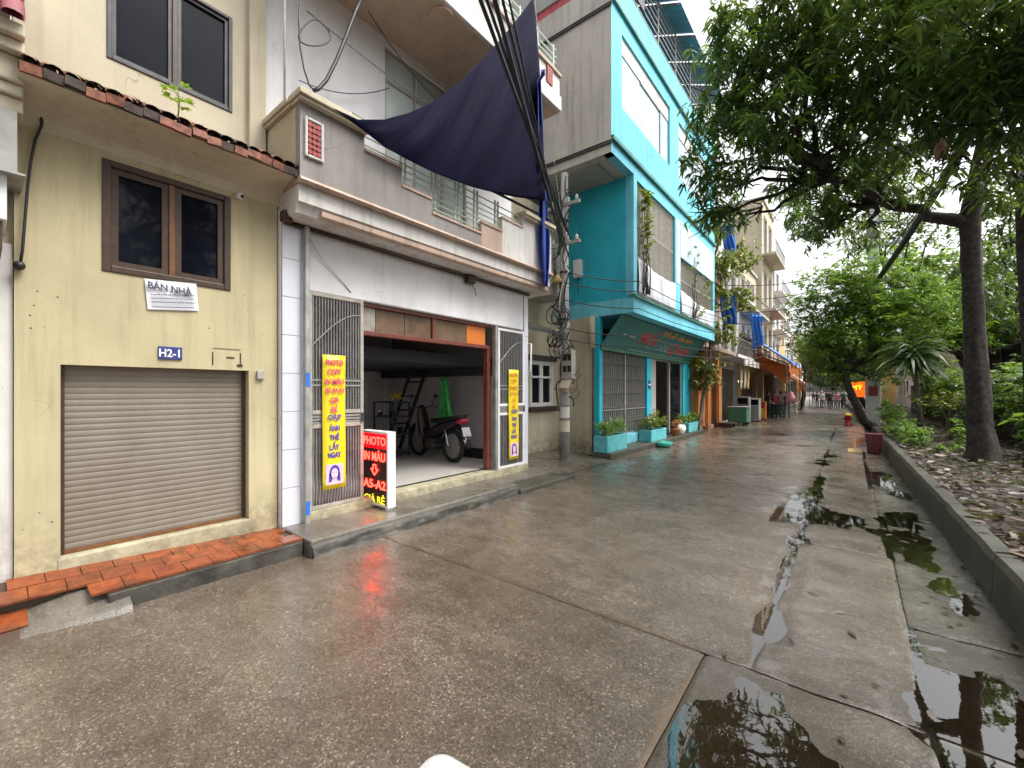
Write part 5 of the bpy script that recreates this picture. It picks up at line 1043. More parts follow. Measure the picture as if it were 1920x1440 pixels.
# blue sheets on the orange house and the grey house
for lab, a, b, c_, d, y in (('upper crumpled blue tarp on vine-covered orange house', 1356, 1378, 420, 478, 19.3), ('lower crumpled blue tarp on vine-covered orange house', 1352, 1380, 548, 612, 19.6), ('blue tarp hanging on grey house front', 1410, 1430, 590, 650, 26.0)):
    t0 = ony(a, c_, y); t1 = ony(b, d, y)
    bt = MB().grid(lambda u, v: (t0.x + (t1.x - t0.x) * u + .05 * math.sin(v * 5 + 1), y + .05 * math.sin(u * 19 + v * 3) + .03 * math.sin(u * 41), t1.z + (t0.z - t1.z) * v - .12 * math.sin(u * 5 + 1) * (1 - v) - .08 * u * v), 20, 14).build('hanging_tarp', 'blue_tarp', None, True); tag(bt, lab, 'tarpaulin'); bt.modifiers.new('t', 'SOLIDIFY').thickness = .01
# awnings
def awning(label, x0, x1, y0, y1, z0, z1, top, bot=None, sag=.12, drop=0.):
    a = thing('street_awning', label, 'awning', ((x0 + x1) / 2, (y0 + y1) / 2, z1))
    fn = lambda dz: (lambda u, v: (x0 + (x1 - x0) * u, y0 + (y1 - y0) * v, z0 + (z1 - z0) * u - sag * math.sin(math.pi * v * 3) ** 2 * (.3 + .7 * u) + dz))
    MB().grid(fn(0), 8, 18).build('cover', top, a, True)
    if bot: MB().grid(fn(-.03), 8, 18).build('lining', bot, a, True)
    if drop: MB().grid(lambda u, v: (x1 + .01 + .04 * math.sin(v * 30), y0 + (y1 - y0) * v, z1 - sag * math.sin(math.pi * v * 3) ** 2 - drop * u), 3, 24).build('valance', top, a, True)
    for y in (y0 + .1, y1 - .1): MB().tube([(x1 - .1, y, 0), (x1 - .1, y, z1 - .03)], .025, 6).build('post', 'grey_metal', a); MB().tube([(x0, y, z0 - .06), (x1, y, z1 - .06)], .02, 6).build('rafter', 'grey_metal', a)
    return a
awning('steep blue tarp awning over the pavement stall', -4.9, -2.5, 26.6, 32.0, 5.0, 3.15, 'blue_tarp', sag=.10)
awning('orange tarp slung under the blue awning', -4.9, -2.6, 26.2, 33.2, 4.25, 3.05, 'orange_tarp', sag=.08, drop=.45)
oc = MB().grid(lambda u, v: (-4.85 + 2.15 * u, 27.6 + .08 * math.sin(u * 14 + v * 4) + .5 * u, 3.95 - .95 * u - v * (.55 + .45 * u + .12 * math.sin(u * 9))), 24, 8).build('hanging_tarp', 'orange_tarp', None, True); tag(oc, 'orange tarp curtain hanging below the blue awning', 'tarpaulin'); oc.modifiers.new('t', 'SOLIDIFY').thickness = .01
awning('steep orange tarp awning beyond the blue awning', -4.7, -2.9, 33.4, 40, 3.7, 2.3, 'orange_tarp', sag=.2, drop=.5)
awning('orange tarp awning further along the street', -4.9, -3.4, 42, 47, 3.2, 2.4, 'orange_tarp', sag=.15, drop=.3)
awning('dull red awning far down the street', -5.2, -3.6, 50, 56, 3.4, 2.8, 'red_sheet', sag=.1)
gca = thing('grey_canopy', 'weathered grey corrugated canopy on the grey house', 'canopy', (-4.5, 23.8, 3.3))
for i in range(12):
    y = 22.1 + i * .35; MB().add([(-5.0, y, 3.55), (-5.0, y + .34, 3.55), (-3.95, y + .34, 3.15), (-3.95, y, 3.15), (-3.95, y, 2.85), (-3.95, y + .34, 2.85)], [(0, 1, 2, 3), (3, 2, 5, 4)]).build('sheet', 'dirty_white' if i % 3 else 'grey_metal', gca)
for i, m_ in enumerate(('cream_plaster', 'beige_plaster', 'ochre_plaster')):
    y = 23.0 + i * .9; gk = MB().grid(lambda u, v: (-4.3 + .06 * math.sin(u * 12 + v * 3), y + .5 * u, 1.75 + 1.2 * v), 10, 8).build('hanging_cloth', m_, None, True); tag(gk, ('cream', 'beige', 'ochre')[i] + ' cloth hanging under the weathered grey canopy', 'cloth', 'cloths under the grey canopy'); gk.modifiers.new('t', 'SOLIDIFY').thickness = .01
# cart, cabinets, cooler
crt = thing('vendor_cart', 'green box cart standing before the grey house', 'cart', (-4.3, 22.9, 0))
MB().box(-4.72, -3.92, 22.55, 23.35, .16, .86).build('box', 'green_paint', crt, bevel=.02); MB().box(-4.76, -3.88, 22.51, 23.39, .862, .90).build('lid', 'galvanised', crt)
for x in (-4.6, -4.04):
    for y in (22.62, 23.28): MB().lathe([(.08, -.02), (.08, .02)], (x, y, .085), 12, 'y').build('wheel', 'rubber', crt)
for i in range(5): MB().box(-4.70 + .16 * i, -4.66 + .16 * i, 22.535, 22.549, .2, .82).build('batten', 'green_paint', crt)
for i, (x, y, w_, d_, h, m_, lab) in enumerate(((-4.4, 24.6, .55, .55, 1.35, 'galvanised', 'tall steel cabinet beside the green cart'), (-4.2, 26.2, .6, .6, 1.25, 'dirty_white', 'white display cabinet beside steel cabinet'), (-4.1, 27.8, .5, .5, 1.05, 'orange_panel', 'orange and yellow drinks cooler by the stall'))):
    t = thing('stall_cabinet', lab, 'cabinet', (x, y, 0)); MB().box(x - w_ / 2, x + w_ / 2, y - d_ / 2, y + d_ / 2, .06, h).build('case', m_, t, bevel=.02); MB().box(x - w_ / 2 + .05, x + w_ / 2 - .05, y - d_ / 2 - .012, y - d_ / 2 - .002, .16, h - .4).build('door', 'yellow_paint' if i == 2 else 'grey_metal', t); MB().box(x - w_ / 2 + .05, x + w_ / 2 - .05, y - d_ / 2 - .012, y - d_ / 2 - .002, h - .36, h - .06).build('glass_front', 'glass_dark' if i < 2 else 'red_paint', t)
    for sx in (-1, 1):
        for sy in (-1, 1): MB().box(x + sx * (w_ / 2 - .06) - .02, x + sx * (w_ / 2 - .06) + .02, y + sy * (d_ / 2 - .06) - .02, y + sy * (d_ / 2 - .06) + .02, .004, .06).build('foot', 'black', t)
st = thing('food_stall', 'glass food stall table under the blue awning', 'stall', (-3.9, 32.5, 0))
MB().box(-4.4, -3.3, 31.9, 32.9, .78, .84).build('counter', 'galvanised', st); MB().box(-4.35, -3.35, 31.95, 32.85, .1, .779).build('body', 'green_paint', st); MB().box(-4.3, -3.5, 32.2, 32.8, .841, 1.35).build('glass_case', 'glass_dark', st)
lamp = thing('stall_lamp', 'small lit white lamp hanging in the grey house shop', 'lamp', (-4.6, 24.9, 2.1)); MB().ell((-4.62, 24.9, 2.15), .10).build('bulb', 'lamp_white', lamp, True); MB().tube([(-4.62, 24.9, 2.25), (-4.62, 24.9, 2.8)], .008, 5).build('cord', 'cable', lamp)
ps_ = thing('sidewalk_clutter', 'low wooden slab bench beside the green cart', 'bench', (-4.5, 21.4, 0)); MB().box(-4.85, -4.2, 20.9, 21.9, .16, .21).build('seat', 'brown_wood', ps_)
for y in (21.0, 21.8): MB().box(-4.8, -4.25, y - .04, y + .04, .0, .159).build('leg', 'brown_wood', ps_)
# distant street end: a red roofed gateway over the road
er = thing('red_canopy', 'distant red canopy roof above the crowd', 'canopy', (-4.6, 62, 3)); MB().add([(-5.4, 60, 3.9), (-2.8, 60, 3.4), (-2.8, 66, 3.4), (-5.4, 66, 3.9), (-5.4, 60, 3.8), (-2.8, 60, 3.3), (-2.8, 66, 3.3), (-5.4, 66, 3.8)], [(0, 1, 2, 3), (7, 6, 5, 4), (0, 4, 5, 1), (1, 5, 6, 2), (2, 6, 7, 3), (3, 7, 4, 0)]).build('roof', 'red_sheet', er)
for y in (60.2, 65.8): MB().tube([(-2.9, y, 0), (-2.9, y, 3.4)], .05, 8).build('post', 'grey_metal', er)

# ================================================================== RIGHT SIDE THINGS
p2 = thing('concrete_pole', 'stout pale concrete pole among the trees by the kerb', 'pole', (P2.x, P2.y, .3))
MB().add([(P2.x + sx * w_, P2.y + sy * w_, z) for z, w_ in ((.15, .24), (9.6, .15)) for sx, sy in ((-1, -1), (1, -1), (1, 1), (-1, 1))], [(3, 2, 1, 0), (4, 5, 6, 7), (0, 1, 5, 4), (1, 2, 6, 5), (2, 3, 7, 6), (3, 0, 4, 7)]).build('shaft', 'white_plaster', p2, bevel=.03)
MB().box(P2.x - .14, P2.x + .14, P2.y - .246, P2.y - .236, 1.45, 1.85).build('notice', 'red_sheet', p2)
for z in (6.0, 6.7, 7.4): MB().box(P2.x - .9, P2.x + .9, P2.y - .28, P2.y - .2, z, z + .09).build('crossarm', 'galvanised', p2); pieces('insulator', MB().lathe([(.04, 0), (.06, .04), (.04, .08), (.05, .12), (.02, .16)], (0, 0, 0), 8).mesh('insulator', 'dirty_white', smooth=True), [(P2.x + dx, P2.y - .24, z + .09) for dx in (-.8, -.4, .4, .8)], p2)
MB().box(P2.x - .22, P2.x + .22, P2.y - .5, P2.y - .25, 7.7, 8.4).build('transformer', 'gate_bar', p2, bevel=.03)
hy = thing('fire_hydrant', 'red hydrant with a yellow cap standing in the street', 'hydrant', (-.2, 25.8, 0))
MB().lathe([(.16, 0), (.16, .06), (.10, .08), (.10, .42), (.13, .44), (.13, .47)], (-.2, 25.8, .004), 14).build('barrel', 'red_paint', hy, True); MB().lathe([(.17, 0), (.16, .04), (.09, .10), (.03, .12)], (-.2, 25.8, .474), 14).build('cap', 'yellow_paint', hy, True)
for s_ in (-1, 1): MB().lathe([(.05, 0), (.055, .07 * s_), (.03, .08 * s_)], (-.2 + .09 * s_, 25.8, .33), 10, 'x').build('nozzle', 'red_paint', hy, True)
bn = thing('rubbish_bin', 'dark maroon bin against the kerb with a yellow dustpan beside it', 'bin', (.42, 14.7, 0))
MB().add([(.42 + sx * w_, 14.7 + sy * w_, z) for z, w_ in ((.01, .13), (.50, .18)) for sx, sy in ((-1, -1), (1, -1), (1, 1), (-1, 1))], [(3, 2, 1, 0), (0, 1, 5, 4), (1, 2, 6, 5), (2, 3, 7, 6), (3, 0, 4, 7), (4, 5, 6, 7)]).build('body', 'maroon_plastic', bn, bevel=.03); MB().box(.225, .615, 14.505, 14.895, .502, .53).build('rim', 'maroon_plastic', bn, bevel=.01)
dpn = thing('dustpan', 'yellow dustpan lying by the maroon bin', 'dustpan', (.05, 14.6, 0)); MB().add([(-.12, 14.5, .02), (.18, 14.5, .02), (.18, 14.75, .10), (-.12, 14.75, .10), (-.12, 14.5, .008), (.18, 14.5, .008), (.18, 14.75, .02), (-.12, 14.75, .02)], [(0, 1, 2, 3), (7, 6, 5, 4), (0, 4, 5, 1), (1, 5, 6, 2), (2, 6, 7, 3), (3, 7, 4, 0)]).build('pan', 'ochre_plaster', dpn, bevel=.006); MB().tube([(.03, 14.75, .08), (.03, 15.0, .35)], .012, 6).build('handle', 'ochre_plaster', dpn)
ls = thing('lit_sign', 'glowing orange sign with yellow lettering under the trees', 'sign', (.9, 30, 1)); q = ony(1607, 730, 30)
bd_ = MB().box(q.x - .33, q.x + .33, 30, 30.1, q.z - .42, q.z + .42).build('panel', 'sign_glow', ls); lettering('MỲ', .36, 'led_yellow', bd_, (q.x, 29.99, q.z + .14), (1, 0, 0), (0, 0, 1), wid=.44); MB().tube([(q.x, 30.06, .25), (q.x, 30.06, q.z - .42)], .04, 8).build('post', 'grey_metal', ls)
# dark shed and fence behind the trees
shd = thing('dark_shed', 'low dark shed with tin roof behind the mango trunks', 'shed', (7, 22, .3))

sw_ = MB(); sw_.box(4.9, 9.5, 13.5, 30, .2, 3.3); sw_.build('wall', 'shaded_wall', shd)
MB().add([(4.2, 13, 3.25), (4.2, 31, 3.25), (7.2, 31, 4.3), (7.2, 13, 4.3), (4.2, 13, 3.2), (4.2, 31, 3.2), (7.2, 31, 4.22), (7.2, 13, 4.22)], [(0, 3, 2, 1), (4, 5, 6, 7), (0, 1, 5, 4), (1, 2, 6, 5), (2, 3, 7, 6), (3, 0, 4, 7)]).build('roof', 'dark_metal', shd)
for i in range(9): MB().tube([(4.35, 13.4 + i * 2.1, .25), (4.35, 13.4 + i * 2.1, 3.25)], .06, 8).build('post', 'bark', shd)
MB().box(4.89, 4.86, 15.2, 15.9, 1.2, 2.8).build('door', 'rust_tile', shd)
fn = thing('bed_fence', 'dark board fence along the back of the tree bed', 'fence', (3.9, 24, .3))
pieces('board', MB().box(-.012, .012, -.085, .085, 0, 1.75).mesh('board', 'dark_metal'), [(3.6 - .02 * i * .35, 13.0 + i * .19, .22) for i in range(120)], fn)
for z in (.6, 1.6): MB().bar((3.64, 12.9, z), (2.79, 36, z), .04, .06).build('rail', 'dark_metal', fn)
# right-hand far buildings glimpsed through foliage
for (y0, y1, x, h, m_, lab) in ((34, 44, 4.5, 5.5, 'beige_plaster', 'beige building behind the small leaning tree'), (46, 60, 3.5, 6, 'dirty_white', 'off-white building far along the kerb'), (62, 90, 2.5, 5.5, 'ochre_plaster', 'ochre building at the far bend beside the kerb')):
    t = thing('kerbside_building', lab, 'building', (x, (y0 + y1) / 2, .2)); MB().box(x, x + 6, y0, y1, .1, h).build('wall', m_, t); MB().box(x - .4, x + 6.4, y0 - .2, y1 + .2, h + .002, h + .2).build('roof', 'rust_tile', t)
    for i in range(4): w_ = MB().box(x - .03, x - .002, y0 + 1 + i * 2.4, y0 + 2.4 + i * 2.4, 1.2, 2.6).build('window', 'white_paint', t); MB().box(x - .035, x - .031, y0 + 1.1 + i * 2.4, y0 + 2.3 + i * 2.4, 1.3, 2.5).build('pane', 'glass_dark', w_)
# corner of a white plastic stool just in front of the camera
q = onz(828, 1424, .45); vd_ = Vector((q.x, q.y, 0)).normalized(); cst_ = Vector((q.x, q.y, 0)) - vd_ * .155; an_ = math.atan2(vd_.y, vd_.x) - math.radians(41)
bo = thing('plastic_stool', 'white plastic stool poking up at the bottom edge of the street', 'stool', (cst_.x, cst_.y, 0), an_)
def rsq(h, r_, z, n=6): return [(sx * (h - r_) + r_ * math.cos(a), sy * (h - r_) + r_ * math.sin(a), z) for sx, sy, a0_ in ((1, 1, 0), (-1, 1, 90), (-1, -1, 180), (1, -1, 270)) for a in [math.radians(a0_ + 90 * i / n) for i in range(n + 1)]]
sm = MB(); rings = [rsq(.150, .06, .395), rsq(.152, .06, .43), rsq(.148, .058, .443), rsq(.138, .055, .450), rsq(.09, .04, .4475)]; L_ = len(rings[0])
sm.add([p for r_ in rings for p in r_], [(i * L_ + j, i * L_ + (j + 1) % L_, (i + 1) * L_ + (j + 1) % L_, (i + 1) * L_ + j) for i in range(4) for j in range(L_)] + [tuple(range(4 * L_, 5 * L_))]); sm.build('seat', 'white_paint', bo, True, local=True)
for sx in (-1, 1):
    for sy in (-1, 1): MB().bar((sx * .155, sy * .155, .004), (sx * .118, sy * .118, .40), .045, .045).build('leg', 'white_paint', bo, local=True, bevel=.008)
# ================================================================== VEGETATION
def fast_mesh(name, V, loops, starts, totals, mat):
    me = bpy.data.meshes.new(name); me.vertices.add(len(V)); me.vertices.foreach_set('co', V.astype(np.float32).ravel())
    me.loops.add(len(loops)); me.loops.foreach_set('vertex_index', loops.astype(np.int32)); me.polygons.add(len(starts)); me.polygons.foreach_set('loop_start', starts.astype(np.int32))
    try: me.polygons.foreach_set('loop_total', totals.astype(np.int32))
    except Exception: pass
    me.materials.append(M[mat]); me.update(calc_edges=True); me.validate(); return me
def leaves(P, D, L, Wd, droop, rng, up=None):
    """P base points, D unit directions, L lengths, Wd half widths -> 6-vert leaves"""
    n = len(P); up = np.tile(np.array([[0, 0, 1.]]), (n, 1)) + rng.normal(0, .35, (n, 3)) if up is None else up
    S = np.cross(D, up); S /= np.linalg.norm(S, axis=1, keepdims=True) + 1e-9; N = np.cross(S, D)
    L = L[:, None]; Wd = Wd[:, None]; g = np.array([[0, 0, -1.]])
    def at(t, w_, e): return P + D * L * t + S * Wd * w_ + g * L * droop * t * t + N * Wd * e
    V = np.stack([at(0, 0, 0), at(.35, 1, .25), at(.35, -1, .25), at(.72, .75, .1), at(.72, -.75, .1), at(1, 0, 0)], 1).reshape(-1, 3)
    b = (np.arange(n) * 6)[:, None]; lo = (b + np.array([[0, 2, 1, 1, 2, 4, 3, 3, 4, 5]])).ravel()
    st_ = (np.arange(n)[:, None] * 10 + np.array([[0, 3, 7]])).ravel(); to = np.tile([3, 4, 3], n); return V, lo, st_, to
def foliage(name, blobs, density, per, L, Wd, mat, parent, seed, droop=.35, hang=(-.9, .25), thresh=-.15, fs=.9, shell=.55):
    rng = np.random.default_rng(seed); C = []
    for (cx, cy, cz, rx, ry, rz) in blobs:
        m = max(6, int(density * rx * ry * rz * 4.19)); d = rng.normal(size=(m, 3)); d /= np.linalg.norm(d, axis=1, keepdims=True)
        r_ = (shell ** 3 + (1 - shell ** 3) * rng.random(m)) ** (1 / 3); r_ *= 1 + .16 * rng.normal(size=m)
        C.append(np.array([[cx, cy, cz]]) + d * r_[:, None] * np.array([[rx, ry, rz]]))
    C = np.concatenate(C); nz = fbm(C[:, 0] * fs + C[:, 2] * .7, C[:, 1] * fs + C[:, 2] * fs * .8, seed, 3); C = C[nz > thresh]
    n = len(C) * per; P = np.repeat(C, per, 0) + rng.normal(0, L * .22, (n, 3)); an = rng.random(n) * 6.283; z = rng.uniform(hang[0], hang[1], n)
    D = np.stack([np.cos(an), np.sin(an), z], 1); D /= np.linalg.norm(D, axis=1, keepdims=True)
    V, lo, st_, to = leaves(P, D, L * rng.uniform(.65, 1.2, n), Wd * rng.uniform(.7, 1.2, n), droop, rng)
    V = V - np.array(wloc(parent)); ob = bpy.data.objects.new(name, fast_mesh(name, V, lo, st_, to, mat)); COL.objects.link(ob); ob.parent = parent; WL[ob.name] = wloc(parent); return ob, C
def wob(a, b, n, amp, rng):
    a = Vector(a); b = Vector(b); return [a.lerp(b, i / n) + Vector(rng.normal(0, amp, 3)) * (0 if i in (0, n) else 1) for i in range(n + 1)]
def blob(px, py, y, r, k=(1, 1.2, .85)):
    c = ony(px, py, y); return (c.x, c.y, c.z, r * k[0], r * k[1], r * k[2])
rngb = np.random.default_rng(3)
# ---- big mango: two trunks rising from the bed, boughs over the street
m1 = thing('mango_tree', 'big mango tree with thick dark trunk and limb reaching over the street', 'tree', (2.0, 12.05, .28))
BL1 = [blob(1390, 70, 9.5, .80), blob(1345, 225, 10, .72), blob(1350, 345, 10.2, .66), blob(1480, 40, 9.5, 1.15), blob(1470, 200, 9.5, .95), blob(1590, 110, 10, 1.25), blob(1560, 280, 10.5, .85), blob(1400, 160, 9.4, .7),
       blob(1690, 60, 10, 1.3), blob(1680, 230, 10.5, 1.0), blob(1530, 385, 12, .62), blob(1600, 370, 12.5, .7), blob(1440, 270, 10.2, .5), blob(1335, 410, 10.5, .52), blob(1390, 405, 11, .32), blob(1640, 330, 12, .8), blob(1312, 300, 10, .42), blob(1530, 420, 13, .6), blob(1620, 430, 13.5, .6), blob(1480, 390, 13, .42), blob(1480, 340, 11, .4), blob(1560, 425, 13, .5), blob(1700, 360, 12.5, .6),
       blob(1600, -110, 10, 1.0)]
tr1 = MB(); b1 = Vector((1.96, 12.05, .22)); f1 = Vector((1.80, 12.2, 5.1))
rough_limb(tr1, [b1, b1 + Vector((0, 0, .25)), Vector((1.92, 12.1, 1.0)), Vector((1.85, 12.12, 2.4)), Vector((1.80, 12.15, 3.9)), f1, Vector((2.0, 12.0, 6.6)), Vector((2.2, 11.5, 8.2))], [.30, .22, .175, .155, .145, .155, .13, .08], 20, 7, .12, 3)
tr1.tube(wob(f1 + Vector((0, 0, -.15)), ony(1652, 378, 12.0), 5, .04, rngb), [.13, .12, .11, .10, .09, .08], 10)
tr1.tube(wob(ony(1652, 378, 12.0), ony(1560, 330, 11.2), 5, .05, rngb) + wob(ony(1560, 330, 11.2), ony(1480, 280, 10.4), 4, .05, rngb)[1:], [.08, .075, .07, .065, .06, .055, .05, .045, .04, .03], 8)
for bb in BL1:
    c = Vector(bb[:3]); st0 = min((f1, ony(1652, 378, 12.0), Vector((2.0, 12.0, 6.6)), Vector((2.2, 11.5, 8.2)), ony(1560, 330, 11.2)), key=lambda q: (q - c).length)
    tr1.tube(wob(st0, c, 6, .12, rngb), [.07, .06, .05, .042, .034, .026, .015], 7)
    for i in range(7):
        e = c + Vector(rngb.normal(0, .55, 3)) * bb[3]; tr1.tube(wob(c.lerp(st0, .25), e, 3, .06, rngb), [.022, .017, .012, .006], 5)
tr1.build('trunk', 'bark', m1, True)
foliage('crown', BL1, 60, 11, .21, .025, 'mango_leaf', m1, 5, droop=.35, thresh=-.12, fs=1.3, shell=.35)
foliage('young_leaves', BL1, 7, 9, .20, .024, 'fresh_leaf', m1, 6, droop=.4, thresh=.10, shell=.75)
dl = MB(); q = ony(1765, 262, 9)
for i in range(6):
    e = q + Vector((random.uniform(-.05, .05), random.uniform(-.05, .05), 0)); d_ = Vector((-.35 + .1 * i, .1 * math.sin(i), -1)).normalized(); s_ = d_.cross(Vector((.2, 1, .1))).normalized() * .035; dl.add([e, e + d_ * .14 + s_, e + d_ * .34, e + d_ * .14 - s_], [(0, 1, 2, 3)])
dl.build('dead_leaf_cluster', 'orange_wood', m1)
m2 = thing('mango_tree', 'second mango tree with darker trunk nearer the dark shed door', 'tree', (2.35, 11.1, .28))
BL2 = [blob(1820, 60, 9, 1.15), blob(1880, 190, 9, .8), blob(1780, 190, 9.5, .8), blob(1905, 330, 10, .55), blob(1760, 310, 11, .6), blob(1930, 90, 8.5, .9), blob(1870, 480, 16, .9), blob(1900, 560, 17, .8), blob(2050, 100, 9, 1.3), blob(1850, -120, 9, 1.0)]
tr2_ = MB(); b2 = Vector((2.46, 11.1, .22)); f2 = Vector((2.36, 11.3, 5.6))
rough_limb(tr2_, [b2, b2 + Vector((0, 0, .3)), Vector((2.44, 11.15, 1.4)), Vector((2.40, 11.25, 3.2)), Vector((2.36, 11.3, 4.4)), f2, Vector((2.5, 11.0, 7.2)), Vector((2.6, 10.6, 8.6))], [.26, .19, .165, .155, .15, .15, .12, .07], 20, 7, .12, 5)
for bb in BL2[:6] + BL2[8:]:
    c = Vector(bb[:3]); tr2_.tube(wob(f2, c, 6, .12, rngb), [.07, .06, .05, .042, .034, .026, .015], 7)
    for i in range(5): tr2_.tube(wob(c.lerp(f2, .25), c + Vector(rngb.normal(0, .55, 3)) * bb[3], 3, .06, rngb), [.022, .017, .012, .006], 5)
tr2_.build('trunk', 'bark', m2, True)
foliage('crown', BL2, 44, 11, .21, .025, 'mango_leaf', m2, 8, droop=.35, thresh=-.08, fs=1.3, shell=.35)
# canopy that closes over the camera side of the street (unseen by the camera, only reflected in the house windows)
m3 = thing('mango_tree', 'mango tree leaning over the kerb behind the camera side', 'tree', (4.0, 1.2, .28))
BL3 = [(3.6, 2.2, 7.6, 1.9, 2.0, 1.6), (3.4, -1.0, 7.0, 1.8, 2.2, 1.6), (4.2, 4.4, 7.2, 1.5, 1.6, 1.5), (4.0, .6, 9.0, 1.8, 2.2, 1.4), (3.8, 2.8, 4.9, 1.3, 1.4, 1.2), (4.0, -1.2, 4.6, 1.4, 1.6, 1.2)]
q = MB(); q.tube([(4.0, 1.2, .2), (4.0, 1.2, 1.2), (3.9, 1.2, 3.5), (3.8, 1.1, 5.5), (3.8, 1.0, 8.2)], [.34, .26, .22, .18, .08], 12)
for bb in BL3: q.tube(wob((3.85, 1.1, 4.6), bb[:3], 5, .1, rngb), [.08, .07, .055, .045, .03, .015], 7)
q.build('trunk', 'bark', m3, True); foliage('crown', BL3, 40, 11, .22, .026, 'mango_leaf', m3, 9, thresh=-.2, shell=.4)
# ---- small leaning tree by the pole
t3 = thing('leaning_tree', 'bright green small tree leaning over the kerb beside the pale pole', 'tree', (.72, 20.6, .3))
BL3 = [blob(1560, 560, 21, 1.35), blob(1640, 550, 21.5, 1.45), blob(1610, 640, 21, 1.55), blob(1520, 620, 21, .85), blob(1690, 620, 21.5, 1.25), blob(1560, 690, 20.5, .75), blob(1720, 560, 22, 1.1), blob(1500, 570, 21.5, .6), blob(1545, 655, 20, .7), blob(1750, 600, 23, 1.0), blob(1665, 690, 21, .8)]
q = MB(); q.tube([(.66, 20.6, .2), ony(1620, 790, 20.5), ony(1601, 750, 20.4), ony(1586, 712, 20.4), ony(1588, 655, 20.6)], [.19, .145, .13, .12, .10], 12)
for bb in BL3: q.tube(wob(ony(1586, 700, 20.4), bb[:3], 5, .1, rngb), [.08, .065, .05, .04, .03, .015], 7)
q.build('trunk', 'bark', t3, True); foliage('crown', BL3, 42, 10, .17, .030, 'bright_leaf', t3, 14, droop=.25, hang=(-.6, .5), thresh=-.12, fs=.8, shell=.5)
foliage('sun_tinted_tips', [(a, b, c + .35 * f, d, e, f) for a, b, c, d, e, f in BL3], 16, 9, .17, .034, 'fresh_leaf', t3, 15, droop=.2, hang=(-.3, .6), thresh=.0, fs=.8, shell=.85)  # lighter leaf colour on the crown top stands in for sunlight
# ---- strap-leaf dracaena
dc = thing('dracaena', 'dracaena with drooping strap leaves on a bare stem in the bed', 'plant', (1.55, 17.8, .3))
tp_ = Vector((1.42, 17.8, 2.75)); MB().tube([(1.60, 17.8, .2), (1.55, 17.8, 1.2), tp_], [.08, .06, .05], 8).build('stem', 'bark_pale', dc, True)
rng = np.random.default_rng(31); n = 210; an = rng.random(n) * 6.283; z = rng.uniform(-.25, 1.2, n); D = np.stack([np.cos(an), np.sin(an), z], 1); D /= np.linalg.norm(D, axis=1, keepdims=True)
P = np.array([list(tp_)]) + np.stack([rng.normal(0, .06, n), rng.normal(0, .06, n), rng.uniform(-.35, .35, n)], 1)
V, lo, s2, to = leaves(P, D, rng.uniform(.6, 1.25, n), rng.uniform(.035, .055, n), .55, rng); V = V - np.array(wloc(dc)); ob = bpy.data.objects.new('leaf_head', fast_mesh('leaf_head', V, lo, s2, to, 'strap_leaf')); COL.objects.link(ob); ob.parent = dc
# ---- shrubs in the bed
def shrub(label, blobs, mat, seed, L=.14, Wd=.028, dens=120, per=9, name='shrub', cat='shrub', hang=(-.3, .8), base=None):
    b0 = blobs[0]; z0 = base if base is not None else .27; t = thing(name, label, cat, (b0[0], b0[1], z0)); s_ = MB(); r2 = np.random.default_rng(seed)
    for bb in blobs:
        for i in range(4): s_.tube(wob((b0[0] + r2.normal(0, .05), b0[1] + r2.normal(0, .05), z0 - .04), (bb[0] + r2.normal(0, .3) * bb[3], bb[1] + r2.normal(0, .3) * bb[4], bb[2] + r2.normal(0, .2) * bb[5]), 4, .03, r2), [.016, .013, .010, .008, .004], 5)
    s_.build('stems', 'bark_pale', t, True); foliage('foliage', blobs, dens, per, L, Wd, mat, t, seed, droop=.25, hang=hang, thresh=-.3, fs=1.5, shell=.2); return t
shrub('low bright green shrub at the foot of the dracaena', [(1.35, 14.6, .55, .55, .6, .32), (1.85, 14.9, .6, .5, .5, .34), (1.15, 15.4, .6, .4, .6, .38)], 'fresh_leaf', 41, L=.17, Wd=.026)
shrub('flat-topped yellow-green shrub behind the low bright shrub', [(2.0, 16.2, 1.35, .65, .5, .22), (2.4, 16.6, 1.45, .5, .4, .18)], 'vine_leaf', 42, L=.12, Wd=.03)
shrub('dark green shrub along the kerb beyond the bin', [(.95, 17.2, .75, .3, 1.0, .42), (.95, 19, .9, .3, .8, .5)], 'bright_leaf', 43, L=.15)
shrub('broad-leaved shrub between the two mango trunks', [(2.75, 12.6, 1.9, .4, .4, .35), (2.9, 12.9, 1.1, .35, .4, .5)], 'bright_leaf', 44, L=.24, Wd=.07, dens=60, per=6)
shrub('small leafy weed beside the thick mango trunk', [(1.55, 13.3, .42, .3, .3, .16)], 'fresh_leaf', 45, L=.12)
shrub('tall shrub in front of the dark shed', [(3.4, 15.5, 1.3, .6, 1.0, .8), (3.3, 17.5, 1.6, .5, .9, .9)], 'bright_leaf', 46, L=.18, dens=60)
# ---- background trees
def bgtree(label, blobs, base, mat, seed, L=.3, Wd=.06, dens=16, per=8, group=None, r=.18):
    t = thing('background_tree', label, 'tree', base, group=group); top = Vector(blobs[0][:3]); q = MB(); q.tube(wob(base, top, 5, .15, rngb), [r, r * .9, r * .75, r * .6, r * .45, r * .2], 9)
    for bb in blobs: q.tube(wob(Vector(base).lerp(top, .55), bb[:3], 4, .15, rngb), [r * .5, r * .4, r * .3, r * .2, r * .08], 6)
    q.build('trunk', 'bark', t, True); foliage('crown', blobs, dens, per, L, Wd, mat, t, seed, droop=.25, hang=(-.6, .5), thresh=-.2, fs=.5, shell=.5); return t
bgtree('sunlit yellow-green tree behind the dracaena', [blob(1780, 590, 28, 1.9), blob(1735, 620, 28, 1.5), blob(1790, 640, 27, 1.4)], (4.6, 28, .2), 'fresh_leaf', 51)
